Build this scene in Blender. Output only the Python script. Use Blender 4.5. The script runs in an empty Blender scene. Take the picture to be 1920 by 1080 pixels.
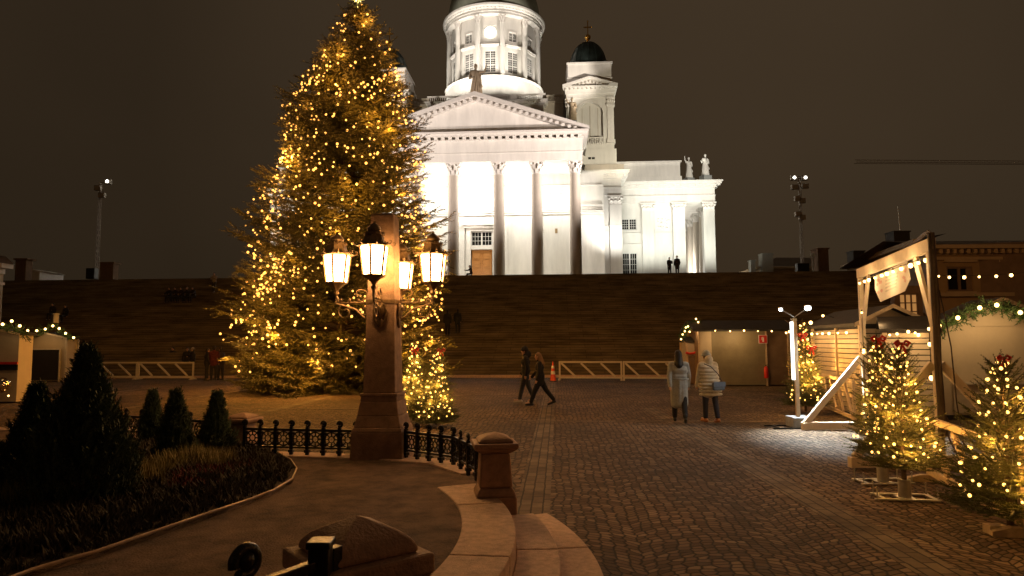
import bpy, math, random
import numpy as np
from mathutils import Vector, Matrix
R = math.radians
random.seed(7)
C = bpy.context.scene.collection
sc = bpy.context.scene

# ------------------------------------------------------------------ camera
F = 1280.0; TH = math.atan(102/1280.0); RO = R(0.3); H = 2.0
cT, sT = math.cos(TH), math.sin(TH)
FW = Vector((0, cT, sT)); UP = Vector((0, -sT, cT)); RT = Vector((1, 0, 0))
ix = RT*math.cos(RO) - UP*math.sin(RO)
iy = RT*math.sin(RO) + UP*math.cos(RO)
cam_d = bpy.data.cameras.new('camera'); cam = bpy.data.objects.new('camera', cam_d); C.objects.link(cam)
m = Matrix((ix, iy, -FW)).transposed().to_4x4(); m.translation = (0, 0, H)
cam.matrix_world = m
cam_d.sensor_width = 36; cam_d.lens = 36*F/1920; cam_d.clip_end = 2000; cam_d.clip_start = 0.05
sc.camera = cam
CP = Vector((0, 0, H))
def ray(x, y): return FW + ix*((x-960)/F) + iy*((540-y)/F)
def G(x, y, z=0.0):
    d = ray(x, y); return CP + d*((z-H)/d.z)
def P(x, y, Y):
    d = ray(x, y); return CP + d*(Y/d.y)
AL = R(3.6)
U = Vector((math.cos(AL), -math.sin(AL), 0)); V = Vector((math.sin(AL), math.cos(AL), 0))
def plane(x, y, pt, n):
    d = ray(x, y); return CP + d*((pt-CP).dot(n)/d.dot(n))

# ------------------------------------------------------------------ mesh builder
class MB:
    def __init__(s): s.v = []; s.f = []
    def add(s, vs, fs, M=None):
        n = len(s.v)
        for p in vs:
            s.v.append(tuple(M @ Vector(p)) if M is not None else tuple(p))
        for f in fs: s.f.append(tuple(i+n for i in f))
    def box(s, x0, x1, y0, y1, z0, z1, M=None):
        s.add([(x0,y0,z0),(x1,y0,z0),(x1,y1,z0),(x0,y1,z0),(x0,y0,z1),(x1,y0,z1),(x1,y1,z1),(x0,y1,z1)],
              [(0,3,2,1),(4,5,6,7),(0,1,5,4),(1,2,6,5),(2,3,7,6),(3,0,4,7)], M)
    def beam(s, p, q, w, h, up=(0,0,1)):
        p = Vector(p); q = Vector(q); d = (q-p); L = d.length; d.normalize()
        up = Vector(up)
        if abs(d.dot(up)) > .98: up = Vector((0,1,0)) if abs(d.y) < .9 else Vector((1,0,0))
        a = d.cross(up).normalized(); b = a.cross(d)
        M = Matrix((a, d, b)).transposed().to_4x4(); M.translation = p
        s.box(-w/2, w/2, 0, L, -h/2, h/2, M)
    def path(s, pts, rad, n=8, cap=True):
        pts = [Vector(p) for p in pts]
        if not hasattr(rad, '__len__'): rad = [rad]*len(pts)
        base = len(s.v); prev = None
        for i, p in enumerate(pts):
            d = (pts[min(i+1, len(pts)-1)] - pts[max(i-1, 0)]).normalized()
            if prev is None:
                a = d.cross(Vector((0,0,1)));
                if a.length < .1: a = d.cross(Vector((1,0,0)))
            else:
                a = prev - d*prev.dot(d)
            a.normalize(); prev = a; b = d.cross(a)
            for k in range(n):
                t = 2*math.pi*k/n
                s.v.append(tuple(p + (a*math.cos(t)+b*math.sin(t))*rad[i]))
        for i in range(len(pts)-1):
            for k in range(n):
                k2 = (k+1) % n
                s.f.append((base+i*n+k, base+i*n+k2, base+(i+1)*n+k2, base+(i+1)*n+k))
        if cap:
            s.f.append(tuple(base+k for k in reversed(range(n))))
            e = base+(len(pts)-1)*n
            s.f.append(tuple(e+k for k in range(n)))
    def tube(s, p, q, r, r2=None, n=8): s.path([p, q], [r, r if r2 is None else r2], n)
    def lathe(s, prof, n=24, c=(0,0,0), a0=0.0, cap=True, sx=1, sy=1, M=None):
        vs = []; fs = []
        for r, z in prof:
            for k in range(n):
                t = a0 + 2*math.pi*k/n
                vs.append((c[0]+r*sx*math.cos(t), c[1]+r*sy*math.sin(t), c[2]+z))
        for i in range(len(prof)-1):
            for k in range(n):
                k2 = (k+1) % n
                fs.append((i*n+k, i*n+k2, (i+1)*n+k2, (i+1)*n+k))
        if cap:
            fs.append(tuple(reversed(range(n)))); e = (len(prof)-1)*n
            fs.append(tuple(e+k for k in range(n)))
        s.add(vs, fs, M)
    def ball(s, c, r, n=10, m=6, sc3=(1,1,1), M=None):
        prof = [(math.sin(math.pi*i/m)*r, -math.cos(math.pi*i/m)*r) for i in range(m+1)]
        vs = [(0,0,-r)]; fs = []
        for i in range(1, m):
            for k in range(n):
                t = 2*math.pi*k/n
                vs.append((prof[i][0]*math.cos(t), prof[i][0]*math.sin(t), prof[i][1]))
        vs.append((0,0,r)); e = len(vs)-1
        for k in range(n):
            k2 = (k+1) % n
            fs.append((0, 1+k2, 1+k)); fs.append((e, e-n+k, e-n+k2))
            for i in range(m-2): fs.append((1+i*n+k, 1+i*n+k2, 1+(i+1)*n+k2, 1+(i+1)*n+k))
        vs = [(c[0]+p[0]*sc3[0], c[1]+p[1]*sc3[1], c[2]+p[2]*sc3[2]) for p in vs]
        s.add(vs, fs, M)
    def prism(s, poly, z0, z1, M=None):
        n = len(poly)
        vs = [(p[0], p[1], z0) for p in poly] + [(p[0], p[1], z1) for p in poly]
        fs = [tuple(reversed(range(n))), tuple(range(n, 2*n))] + [(i, (i+1) % n, n+(i+1) % n, n+i) for i in range(n)]
        s.add(vs, fs, M)
    def vprism(s, poly, y0, y1, M=None):      # polygon in x,z, extruded along y
        n = len(poly)
        vs = [(p[0], y0, p[1]) for p in poly] + [(p[0], y1, p[1]) for p in poly]
        fs = [tuple(range(n)), tuple(reversed(range(n, 2*n)))] + [(i, n+i, n+(i+1) % n, (i+1) % n) for i in range(n)]
        s.add(vs, fs, M)
    def build(s, name, mat, parent=None, smooth=None, bevel=0):
        me = bpy.data.meshes.new(name); me.from_pydata(s.v, [], s.f); me.validate()
        o = bpy.data.objects.new(name, me); C.objects.link(o)
        if mat: me.materials.append(mat)
        if parent: o.parent = parent
        if smooth is not None:
            me.polygons.foreach_set('use_smooth', [True]*len(me.polygons)); me.set_sharp_from_angle(angle=R(smooth))
        if bevel:
            b = o.modifiers.new('Bevel', 'BEVEL'); b.width = bevel; b.segments = 2; b.limit_method = 'ANGLE'
        return o

def tag(o, label=None, cat=None, group=None, kind=None):
    if label: o['label'] = label
    if cat: o['category'] = cat
    if group: o['group'] = group
    if kind: o['kind'] = kind
    return o
def thing(name, label, cat, loc=(0,0,0), rz=0, group=None):
    o = bpy.data.objects.new(name, None); C.objects.link(o); o.empty_display_size = .2
    o.location = loc; o.rotation_euler = (0, 0, rz)
    return tag(o, label, cat, group)
def struct(o): o['kind'] = 'structure'; return o
def dup(root, loc=None, rz=None, label=None, group=None):
    def cp(o, par):
        c = o.copy(); C.objects.link(c); c.parent = par
        for ch in list(o.children): cp(ch, c)
        return c
    r = cp(root, None)
    if loc is not None: r.location = loc
    if rz is not None: r.rotation_euler = (0, 0, rz)
    if label: r['label'] = label
    if group: r['group'] = group
    return r

# ------------------------------------------------------------------ materials
def mat(name, col, rough=.7, var=.25, scale=3.0, bump=0.0, bscale=None, metal=0.0, stretch=(1,1,1), coat=0.0, spec=.5, obj=True):
    m = bpy.data.materials.new(name); m.use_nodes = True; nt = m.node_tree; n = nt.nodes; l = nt.links
    b = n['Principled BSDF']; b.inputs['Roughness'].default_value = rough; b.inputs['Metallic'].default_value = metal
    b.inputs['Coat Weight'].default_value = coat; b.inputs['Specular IOR Level'].default_value = spec
    tc = n.new('ShaderNodeTexCoord'); mp = n.new('ShaderNodeMapping'); mp.inputs['Scale'].default_value = stretch
    l.new(tc.outputs['Object'], mp.inputs['Vector'])
    no = n.new('ShaderNodeTexNoise'); no.inputs['Scale'].default_value = scale; no.inputs['Detail'].default_value = 6; no.inputs['Roughness'].default_value = .65
    l.new(mp.outputs[0], no.inputs['Vector'])
    rp = n.new('ShaderNodeMapRange'); rp.inputs['From Min'].default_value = .3; rp.inputs['From Max'].default_value = .7
    rp.inputs['To Min'].default_value = 1-var; rp.inputs['To Max'].default_value = 1+var
    l.new(no.outputs['Fac'], rp.inputs['Value'])
    mx = n.new('ShaderNodeVectorMath'); mx.operation = 'SCALE'; mx.inputs[0].default_value = col[:3]
    l.new(rp.outputs[0], mx.inputs['Scale']); l.new(mx.outputs[0], b.inputs['Base Color'])
    if bump:
        n2 = n.new('ShaderNodeTexNoise'); n2.inputs['Scale'].default_value = bscale or scale*8; n2.inputs['Detail'].default_value = 5
        l.new(mp.outputs[0], n2.inputs['Vector'])
        bp = n.new('ShaderNodeBump'); bp.inputs['Strength'].default_value = bump; bp.inputs['Distance'].default_value = .02
        l.new(n2.outputs['Fac'], bp.inputs['Height']); l.new(bp.outputs[0], b.inputs['Normal'])
    return m
def emis(name, col, strength, sampling='FRONT'):
    m = bpy.data.materials.new(name); m.use_nodes = True; nt = m.node_tree; b = nt.nodes['Principled BSDF']
    b.inputs['Base Color'].default_value = (.8,.7,.5,1); b.inputs['Emission Color'].default_value = (*col, 1)
    b.inputs['Emission Strength'].default_value = strength
    try: m.cycles.emission_sampling = sampling
    except Exception: pass
    return m

def cobble_mat():
    m = bpy.data.materials.new('cobblestones'); m.use_nodes = True; nt = m.node_tree; n = nt.nodes; l = nt.links
    b = n['Principled BSDF']; 
    ge = n.new('ShaderNodeNewGeometry'); mp = n.new('ShaderNodeMapping'); mp.inputs['Rotation'].default_value = (0,0,AL)
    l.new(ge.outputs['Position'], mp.inputs[0])
    nd = n.new('ShaderNodeTexNoise'); nd.inputs['Scale'].default_value = .9; nd.inputs['Detail'].default_value = 2
    l.new(mp.outputs[0], nd.inputs['Vector'])
    a = n.new('ShaderNodeVectorMath'); a.operation = 'SUBTRACT'; a.inputs[1].default_value = (.5,.5,.5); l.new(nd.outputs['Color'], a.inputs[0])
    a2 = n.new('ShaderNodeVectorMath'); a2.operation = 'SCALE'; a2.inputs['Scale'].default_value = .22; l.new(a.outputs[0], a2.inputs[0])
    ad = n.new('ShaderNodeVectorMath'); ad.operation = 'ADD'; l.new(mp.outputs[0], ad.inputs[0]); l.new(a2.outputs[0], ad.inputs[1])
    sp = n.new('ShaderNodeSeparateXYZ'); l.new(ad.outputs[0], sp.inputs[0])
    pp = n.new('ShaderNodeMath'); pp.operation = 'PINGPONG'; pp.inputs[1].default_value = .8; l.new(sp.outputs['X'], pp.inputs[0])
    sq = n.new('ShaderNodeMath'); sq.operation = 'POWER'; sq.inputs[1].default_value = 2.0; l.new(pp.outputs[0], sq.inputs[0])
    k = n.new('ShaderNodeMath'); k.operation = 'MULTIPLY'; k.inputs[1].default_value = .55; l.new(sq.outputs[0], k.inputs[0])
    yy = n.new('ShaderNodeMath'); yy.operation = 'ADD'; l.new(sp.outputs['Y'], yy.inputs[0]); l.new(k.outputs[0], yy.inputs[1])
    cb = n.new('ShaderNodeCombineXYZ'); l.new(sp.outputs['X'], cb.inputs[0]); l.new(yy.outputs[0], cb.inputs[1])
    ms = n.new('ShaderNodeVectorMath'); ms.operation = 'MULTIPLY'; ms.inputs[1].default_value = (8.4, 11.2, 1); l.new(cb.outputs[0], ms.inputs[0])
    ve = n.new('ShaderNodeTexVoronoi'); ve.feature = 'DISTANCE_TO_EDGE'; ve.voronoi_dimensions = '2D'; ve.inputs['Scale'].default_value = 1; ve.inputs['Randomness'].default_value = .45
    vc = n.new('ShaderNodeTexVoronoi'); vc.feature = 'F1'; vc.voronoi_dimensions = '2D'; vc.inputs['Scale'].default_value = 1; vc.inputs['Randomness'].default_value = .45
    l.new(ms.outputs[0], ve.inputs['Vector']); l.new(ms.outputs[0], vc.inputs['Vector'])
    mr = n.new('ShaderNodeMapRange'); mr.interpolation_type = 'SMOOTHSTEP'; mr.inputs['From Min'].default_value = .02; mr.inputs['From Max'].default_value = .16
    l.new(ve.outputs['Distance'], mr.inputs['Value'])
    cr = n.new('ShaderNodeValToRGB'); e = cr.color_ramp.elements; e[0].color = (.082,.053,.031,1); e[1].color = (.25,.175,.11,1)
    e.new(.4).color = (.135,.09,.055,1); e.new(.7).color = (.175,.112,.07,1)
    sv = n.new('ShaderNodeSeparateColor'); l.new(vc.outputs['Color'], sv.inputs[0]); l.new(sv.outputs[0], cr.inputs[0])
    big = n.new('ShaderNodeTexNoise'); big.inputs['Scale'].default_value = .35; big.inputs['Detail'].default_value = 5; l.new(mp.outputs[0], big.inputs['Vector'])
    bm = n.new('ShaderNodeMapRange'); bm.inputs['From Min'].default_value = .3; bm.inputs['From Max'].default_value = .7; bm.inputs['To Min'].default_value = .5; bm.inputs['To Max'].default_value = 1.5
    l.new(big.outputs['Fac'], bm.inputs['Value'])
    sc_ = n.new('ShaderNodeVectorMath'); sc_.operation = 'SCALE'; l.new(cr.outputs[0], sc_.inputs[0]); l.new(bm.outputs[0], sc_.inputs['Scale'])
    mix = n.new('ShaderNodeMix'); mix.data_type = 'RGBA'; mix.inputs['A'].default_value = (.03,.022,.016,1)
    l.new(mr.outputs[0], mix.inputs['Factor']); l.new(sc_.outputs[0], mix.inputs['B']); l.new(mix.outputs['Result'], b.inputs['Base Color'])
    rr = n.new('ShaderNodeMapRange'); rr.inputs['To Min'].default_value = .72; rr.inputs['To Max'].default_value = .95; b.inputs['Specular IOR Level'].default_value = .22; l.new(big.outputs['Fac'], rr.inputs['Value']); l.new(rr.outputs[0], b.inputs['Roughness'])
    fn = n.new('ShaderNodeTexNoise'); fn.inputs['Scale'].default_value = 45; l.new(mp.outputs[0], fn.inputs['Vector'])
    fa = n.new('ShaderNodeMath'); fa.operation = 'MULTIPLY_ADD'; fa.inputs[1].default_value = .25; l.new(fn.outputs['Fac'], fa.inputs[0]); l.new(mr.outputs[0], fa.inputs[2])
    bp = n.new('ShaderNodeBump'); bp.inputs['Strength'].default_value = .9; bp.inputs['Distance'].default_value = .03; l.new(fa.outputs[0], bp.inputs['Height']); l.new(bp.outputs[0], b.inputs['Normal'])
    return m
def slab_mat(name, w, h, c1, c2, rot=0.0, mort=.012, obj=False):
    m = bpy.data.materials.new(name); m.use_nodes = True; nt = m.node_tree; n = nt.nodes; l = nt.links
    b = n['Principled BSDF']; b.inputs['Roughness'].default_value = .85; b.inputs['Specular IOR Level'].default_value = .25
    tc = n.new('ShaderNodeTexCoord'); 
    br = n.new('ShaderNodeTexBrick'); br.inputs['Color1'].default_value = (*c1,1); br.inputs['Color2'].default_value = (*c2,1); br.inputs['Mortar'].default_value = (.035,.026,.018,1)
    br.inputs['Scale'].default_value = 1; br.inputs['Brick Width'].default_value = w; br.inputs['Row Height'].default_value = h; br.inputs['Mortar Size'].default_value = mort; br.inputs['Mortar Smooth'].default_value = .4
    mp = n.new('ShaderNodeMapping'); mp.inputs['Rotation'].default_value = (0,0,rot) if not isinstance(rot, tuple) else rot
    nz = n.new('ShaderNodeTexNoise'); nz.inputs['Scale'].default_value = 5
    l.new(tc.outputs['Object'], nz.inputs['Vector'])
    q = n.new('ShaderNodeVectorMath'); q.operation = 'SCALE'; q.inputs['Scale'].default_value = .03; l.new(nz.outputs['Color'], q.inputs[0])
    ad = n.new('ShaderNodeVectorMath'); ad.operation = 'ADD'; l.new(tc.outputs['Object'], mp.inputs[0]); l.new(mp.outputs[0], ad.inputs[0]); l.new(q.outputs[0], ad.inputs[1])
    l.new(ad.outputs[0], br.inputs['Vector'])
    nb_ = n.new('ShaderNodeTexNoise'); nb_.inputs['Scale'].default_value = 1; nb_.inputs['Detail'].default_value = 6; nb_.inputs['Roughness'].default_value = .6
    mb_ = n.new('ShaderNodeMapping'); mb_.inputs['Scale'].default_value = (.45,.45,3.0) if isinstance(rot, tuple) else (1.5,1.5,1.5); l.new(tc.outputs['Object'], mb_.inputs[0]); l.new(mb_.outputs[0], nb_.inputs['Vector'])
    rb_ = n.new('ShaderNodeMapRange'); rb_.inputs['From Min'].default_value = .3; rb_.inputs['From Max'].default_value = .7; rb_.inputs['To Min'].default_value = .45; rb_.inputs['To Max'].default_value = 1.5; l.new(nb_.outputs['Fac'], rb_.inputs['Value'])
    vm_ = n.new('ShaderNodeVectorMath'); vm_.operation = 'SCALE'; l.new(br.outputs['Color'], vm_.inputs[0]); l.new(rb_.outputs[0], vm_.inputs['Scale'])
    l.new(vm_.outputs[0], b.inputs['Base Color'])
    bp = n.new('ShaderNodeBump'); bp.inputs['Strength'].default_value = .7; bp.inputs['Distance'].default_value = .015; bp.invert = True
    l.new(br.outputs['Fac'], bp.inputs['Height']); l.new(bp.outputs[0], b.inputs['Normal'])
    return m

M = {}
M['cobble'] = cobble_mat()
M['slab'] = slab_mat('paving slabs', .30, .14, (.19,.14,.092), (.12,.085,.055), math.pi/2)
M['stair'] = slab_mat('stair granite', 1.9, 8.3/50, (.185,.142,.088), (.155,.12,.074), (R(90),0,0), .012)
M['granite'] = mat('red granite', (.35,.215,.13), .75, .3, 9, .5, 60)
M['granite_grey'] = mat('step granite', (.58,.40,.29), .8, .25, 14, .5, 80)
M['granite_red'] = mat('bollard granite', (.34,.20,.125), .7, .3, 11, .4, 70)
M['gravel'] = mat('gravel', (.13,.08,.052), .95, .65, 3.5, 1.0, 55)
M['soil'] = mat('soil', (.05,.032,.02), .95, .4, 8, 1.0, 40)
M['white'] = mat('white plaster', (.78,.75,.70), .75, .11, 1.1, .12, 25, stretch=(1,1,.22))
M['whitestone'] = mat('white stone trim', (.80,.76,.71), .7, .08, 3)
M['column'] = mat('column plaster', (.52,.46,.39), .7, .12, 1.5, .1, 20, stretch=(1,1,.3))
M['zinc_dim'] = mat('statue zinc', (.40,.31,.21), .6, .2, 6, .2, 30)  # zinc colour, darkened further for the weaker light on these statues
M['plinthgrey'] = mat('statue plinth', (.30,.31,.30), .7, .15, 4)
M['copper'] = mat('dome copper', (.035,.05,.045), .4, .4, 1.2, metal=.3)
M['copperdome'] = mat('great dome copper', (.36,.38,.30), .5, .2, 1.2)
M['goldleaf'] = mat('gold', (.85,.5,.12), .3, .1, 3, metal=1.0)
M['pane'] = mat('window glass', (.016,.015,.014), .2, .3, 2, spec=.15)
M['framewhite'] = mat('window frame paint', (.75,.73,.69), .5, .06, 5)
M['doorwood'] = mat('varnished door wood', (.50,.22,.06), .45, .25, 5, .2, stretch=(6,6,1))
M['iron'] = mat('black iron', (.022,.02,.018), .35, .3, 20, .2, 60, metal=.5)
M['bronze'] = mat('patinated bronze', (.24,.16,.08), .45, .4, 15, .3, 60, metal=.6)
M['woodpale'] = mat('pale planed wood', (.62,.47,.30), .6, .18, 4, .2, 40, stretch=(4,4,4))
M['woodpaint'] = mat('white painted wood', (.62,.55,.45), .6, .12, 4, .15, 30)
M['gatewood'] = mat('cream gate timber', (.80,.68,.50), .6, .14, 4, .2, 40)
M['siding'] = mat('kiosk siding paint', (.48,.38,.25), .65, .15, 2, .2, 20)
M['sidingdark'] = mat('brown siding paint', (.20,.13,.075), .65, .2, 2, .2, 20)
M['kioskpale'] = mat('pale kiosk board', (.55,.46,.33), .7, .1, 1.2, .1, 12)
M['shutter'] = mat('roller shutter', (.25,.205,.12), .55, .15, 2)
M['roofdark'] = mat('bitumen roof', (.035,.03,.026), .8, .3, 4, .3, 30)
M['dark'] = mat('near black', (.015,.012,.01), .9, .2, 4)  # also used for painted shade on the stalls
M['needle'] = mat('spruce needles', (.095,.085,.022), .6, .5, 2.5)
M['needle2'] = mat('fir needles', (.11,.115,.03), .55, .45, 5)
M['thuja'] = mat('thuja foliage', (.06,.085,.045), .8, .4, 6)
M['bark'] = mat('bark', (.10,.065,.04), .9, .3, 12, .6, 40)
M['garland'] = mat('garland needles', (.05,.10,.025), .6, .4, 8)
M['bow'] = mat('red satin ribbon', (.75,.05,.03), .35, .15, 10)
M['steel'] = mat('galvanised steel', (.55,.53,.48), .4, .2, 10, metal=.8)
M['mast'] = mat('mast steel', (.30,.27,.23), .5, .2, 6, metal=.4)
M['concrete'] = mat('concrete', (.32,.33,.34), .85, .2, 8, .4, 40)
M['blackcable'] = mat('cable', (.03,.025,.02), .55, .3, 10)
M['cablewrap'] = mat('cable wrap', (.07,.045,.028), .6, .3, 6, .4, 14)
M['red'] = mat('red enamel', (.62,.03,.02), .35, .1, 5)
M['signwhite'] = mat('sign white', (.8,.78,.75), .5, .05, 5)
M['orange'] = mat('orange plastic', (.85,.10,.03), .45, .1, 8)
M['tapewhite'] = mat('reflective tape', (.85,.8,.7), .3, .05, 8)
M['rubber'] = mat('rubber', (.03,.03,.03), .8, .2, 8)
M['banner'] = mat('banner cloth', (.68,.62,.55), .8, .08, 2)
M['bannerred'] = mat('faded red print', (.62,.36,.32), .8, .12, 6)
M['bannergrey'] = mat('faded grey print', (.46,.44,.40), .8, .12, 6)
M['ochre'] = mat('ochre plaster', (.34,.23,.11), .8, .18, .6, .1, 10)
M['ochrelight'] = mat('pale ochre cornice', (.44,.33,.20), .75, .12, 1)
M['chimneywhite'] = mat('whitewashed chimney', (.42,.42,.38), .8, .15, 2)
M['chimneybrick'] = mat('brick chimney', (.17,.10,.055), .85, .25, 3)
M['rooftin'] = mat('tin roof', (.16,.11,.08), .5, .25, 1.2, metal=.3)
M['tufty'] = mat('dry ornamental grass', (.27,.22,.08), .8, .4, 6)
M['heather'] = mat('low heather', (.06,.05,.03), .9, .45, 5)
M['heathred'] = mat('dark red heather', (.14,.022,.02), .9, .4, 6)
M['edging'] = mat('steel bed edging', (.45,.32,.22), .5, .2, 10, metal=.3)
M['chrome'] = mat('mirror ball', (.75,.65,.5), .12, .05, 3, metal=1.0)
M['skin'] = mat('skin', (.55,.33,.23), .6, .1, 10)
M['cratebrown'] = mat('crane paint', (.50,.34,.20), .6, .2, 2)
M['bulb'] = emis('warm bulb', (1,.56,.17), 9)
M['bulbtree'] = emis('warm tree bulb', (1,.44,.085), 2.6)
M['bulbfir'] = emis('warm fir bulb', (1,.52,.11), 5)
M['lantern'] = emis('lantern glass', (1,.52,.18), 62)
M['led'] = emis('cold led', (.80,.93,1), 16)
M['ledtube'] = emis('cold tube', (.93,.95,.92), 3.2)
M['clock'] = emis('lit clock', (.93,1,.86), 3)
M['flood'] = emis('floodlight lens', (1,.95,.85), 14)
M['star'] = emis('lit star', (1,.78,.22), 5)
M['winlit'] = emis('lit window', (.9,.42,.12), .35)

# ------------------------------------------------------------------ world
w = bpy.data.worlds.new('World'); sc.world = w; w.use_nodes = True
nt = w.node_tree; n = nt.nodes; l = nt.links; bg = n['Background']
tc = n.new('ShaderNodeTexCoord'); sp = n.new('ShaderNodeSeparateXYZ'); l.new(tc.outputs['Generated'], sp.inputs[0])
cr = n.new('ShaderNodeValToRGB'); e = cr.color_ramp.elements
e[0].position = 0.0; e[0].color = (.036,.0235,.0125,1); e[1].position = .5; e[1].color = (.047,.031,.0175,1)
l.new(sp.outputs['Z'], cr.inputs[0])
nz = n.new('ShaderNodeTexNoise'); nz.inputs['Scale'].default_value = 2.2; nz.inputs['Detail'].default_value = 3; l.new(tc.outputs['Generated'], nz.inputs['Vector'])
mr = n.new('ShaderNodeMapRange'); mr.inputs['To Min'].default_value = .75; mr.inputs['To Max'].default_value = 1.25; l.new(nz.outputs['Fac'], mr.inputs['Value'])
# city glow: brighter towards the lit cathedral and to the right
dt = n.new('ShaderNodeVectorMath'); dt.operation = 'DOT_PRODUCT'; dt.inputs[1].default_value = (.25,.93,.28); l.new(tc.outputs['Generated'], dt.inputs[0])
m2 = n.new('ShaderNodeMapRange'); m2.inputs['From Min'].default_value = .75; m2.inputs['From Max'].default_value = 1.0; m2.inputs['To Min'].default_value = .62; m2.inputs['To Max'].default_value = 1.05
l.new(dt.outputs['Value'], m2.inputs['Value'])
mm = n.new('ShaderNodeMath'); mm.operation = 'MULTIPLY'; l.new(mr.outputs[0], mm.inputs[0]); l.new(m2.outputs[0], mm.inputs[1])
l.new(cr.outputs[0], bg.inputs['Color']); l.new(mm.outputs[0], bg.inputs['Strength'])

def lamp(kind, name, loc, col, power, r=.1, target=None, size=60, blend=.6):
    d = bpy.data.lights.new(name, kind); d.color = col; d.energy = power; d.shadow_soft_size = r
    o = bpy.data.objects.new(name, d); C.objects.link(o); o.location = loc
    if kind == 'SPOT': d.spot_size = R(size); d.spot_blend = blend
    if target is not None: o.rotation_euler = (Vector(target)-Vector(loc)).to_track_quat('-Z', 'Y').to_euler()
    return o
WARM = (1,.62,.28)

#@@SETTING
# ------------------------------------------------------------------ ground, strips
b = MB(); b.prism([(-400,-60),(400,-60),(400,600),(-400,600)], -.3, 0)
struct(b.build('ground', M['cobble']))
def strip(p, q, w, name='paving_strip', z=.004):
    p = Vector((p.x, p.y, 0)); q = Vector((q.x, q.y, 0)); L = (q-p).length
    b = MB(); b.box(-w/2, w/2, 0, L, -.02, z)
    o = struct(b.build(name, M['slab'])); o.location = p; o.rotation_euler = (0,0, math.atan2(-(q-p).x, (q-p).y))
a_, b_ = G(1034,716), G(1002,930)
strip(b_ + (b_-a_)*.3, a_, .42)
a_, b_ = G(1215,765), G(1730,1056)
strip(b_ + (b_-a_)*.3, a_ , .42, z=.005)
def vline(v, u0, u1, w): 
    strip(U*u0+V*v, U*u1+V*v, w, z=.006)
vs = (G(1140,790)-Vector()).dot(V)
vline(vs, -1.2, 9, .3)
vline(vs+8.5, -20, 15, .3); vline(vs+3.2, -26, -4, .28)
for k in range(3):
    s0 = U*(-8.5-5*k)+V*14
    strip(s0, s0+V*24, .3, z=.0045)

# stairs
v0 = G(1100, 707).dot(V); 
VT = 62.0; ZT = plane(1100, 514.5, V*VT, V).z
NS = 50
def S(x, y):      # on the stair slope
    a = Vector(V*v0); n_ = Vector((V.x*-ZT, V.y*-ZT, VT-v0)).normalized()
    return plane(x, y, a, n_)
b = MB(); TR = (VT-v0)/NS; RI = ZT/NS; prof = [(v0, 0)]
for i in range(NS):
    vv = v0+i*TR; prof += [(vv, RI*(i+1))]; 
    if i < NS-1: prof += [(vv+TR, RI*(i+1))]
prof += [(VT+1.2, ZT), (VT+1.2, -.2), (v0, -.2)]
UL, UR = -75, 37
vs_ = [(UL, p[0], p[1]) for p in prof] + [(UR, p[0], p[1]) for p in prof]; N_ = len(prof)
b.add(vs_, [tuple(reversed(range(N_))), tuple(range(N_, 2*N_))] + [(i, (i+1) % N_, N_+(i+1) % N_, N_+i) for i in range(N_)])
st = struct(b.build('stairs', M['stair'])); st.rotation_euler = (0,0,-AL)
# kerb in front of the stairs
b = MB(); b.box(UL, UR, v0-.5, v0-.004, -.1, .12); k_ = struct(b.build('stair_kerb', M['granite_grey'])); k_.rotation_euler = (0,0,-AL)
b = MB(); b.box(UL-60, UR+60, VT+1.204, VT+160, -.2, ZT-.004); t_ = struct(b.build('terrace', M['stair'])); t_.rotation_euler = (0,0,-AL)

# monument platform, curved steps, gravel
Z0 = .45
CX, CY = -4.6, 5.7
def arc(r, a0, a1, n=40): return [(CX+r*math.cos(R(a0+(a1-a0)*i/n)), CY+r*math.sin(R(a0+(a1-a0)*i/n))) for i in range(n+1)]
BACK = [(-.28,7.5),(-.46,8.25),(-.95,9.0),(-1.7,9.35),(-3.9,9.85),(-5.4,10.8),(-8.5,12.6),(-16,13.5),(-16,-4),(-2,-4)]
b = MB(); b.prism(arc(4.17,-75,24)+BACK, -.1, Z0); struct(b.build('gravel_platform', M['gravel']))
def ringstep(r0, r1, a0, a1, z, cuts, name):
    b = MB()
    for c0, c1 in zip(cuts[:-1], cuts[1:]):
        g = .09
        b.prism(arc(r1, c0+g, c1-g, 14)+list(reversed(arc(r0, c0+g, c1-g, 14))), -.1, z)
    o = struct(b.build(name, M['granite_grey'], bevel=.012)); return o
ringstep(4.17, 4.62, 0, 0, Z0+.012, [-75,-52,-30,-8,13,25], 'upper_step')
ringstep(4.624, 4.97, 0, 0, Z0-.15, [-70,-45,-22,1,15], 'middle_step')
ringstep(4.974, 5.32, 0, 0, Z0-.30, [-70,-37,-14,7,21], 'lower_step')
# kerb below the fence
b = MB()
bk = [(-.46,8.25),(-.95,9.0),(-1.7,9.35),(-3.9,9.85),(-5.4,10.8),(-8.5,12.6),(-16,13.5)]
for p, q in zip(bk[:-1], bk[1:]):
    b.beam((p[0],p[1],Z0-.13), (q[0],q[1],Z0-.13), .34, .30)
struct(b.build('fence_kerb', M['granite_grey'], bevel=.01))
#@@END

#@@CATHEDRAL
# ------------------------------------------------------------------ cathedral
A0 = plane(893, 514.5, Vector((0,80,0)), Vector((0,1,0)))
CO = Vector((A0.x, 80, ZT))
cath = thing('cathedral', 'floodlit white domed cathedral with columned portico on top of the stairs', 'cathedral', CO, -AL)
def B(x, y, v):
    p = plane(x, y, CO+V*v, V) - CO
    return p.dot(U), p.z
def zf(y, v, x=893): return B(x, y, v)[1]
def part(name, mb, mt, parent=None, **k): return mb.build(name, M[mt], parent or cath, **k)

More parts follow.
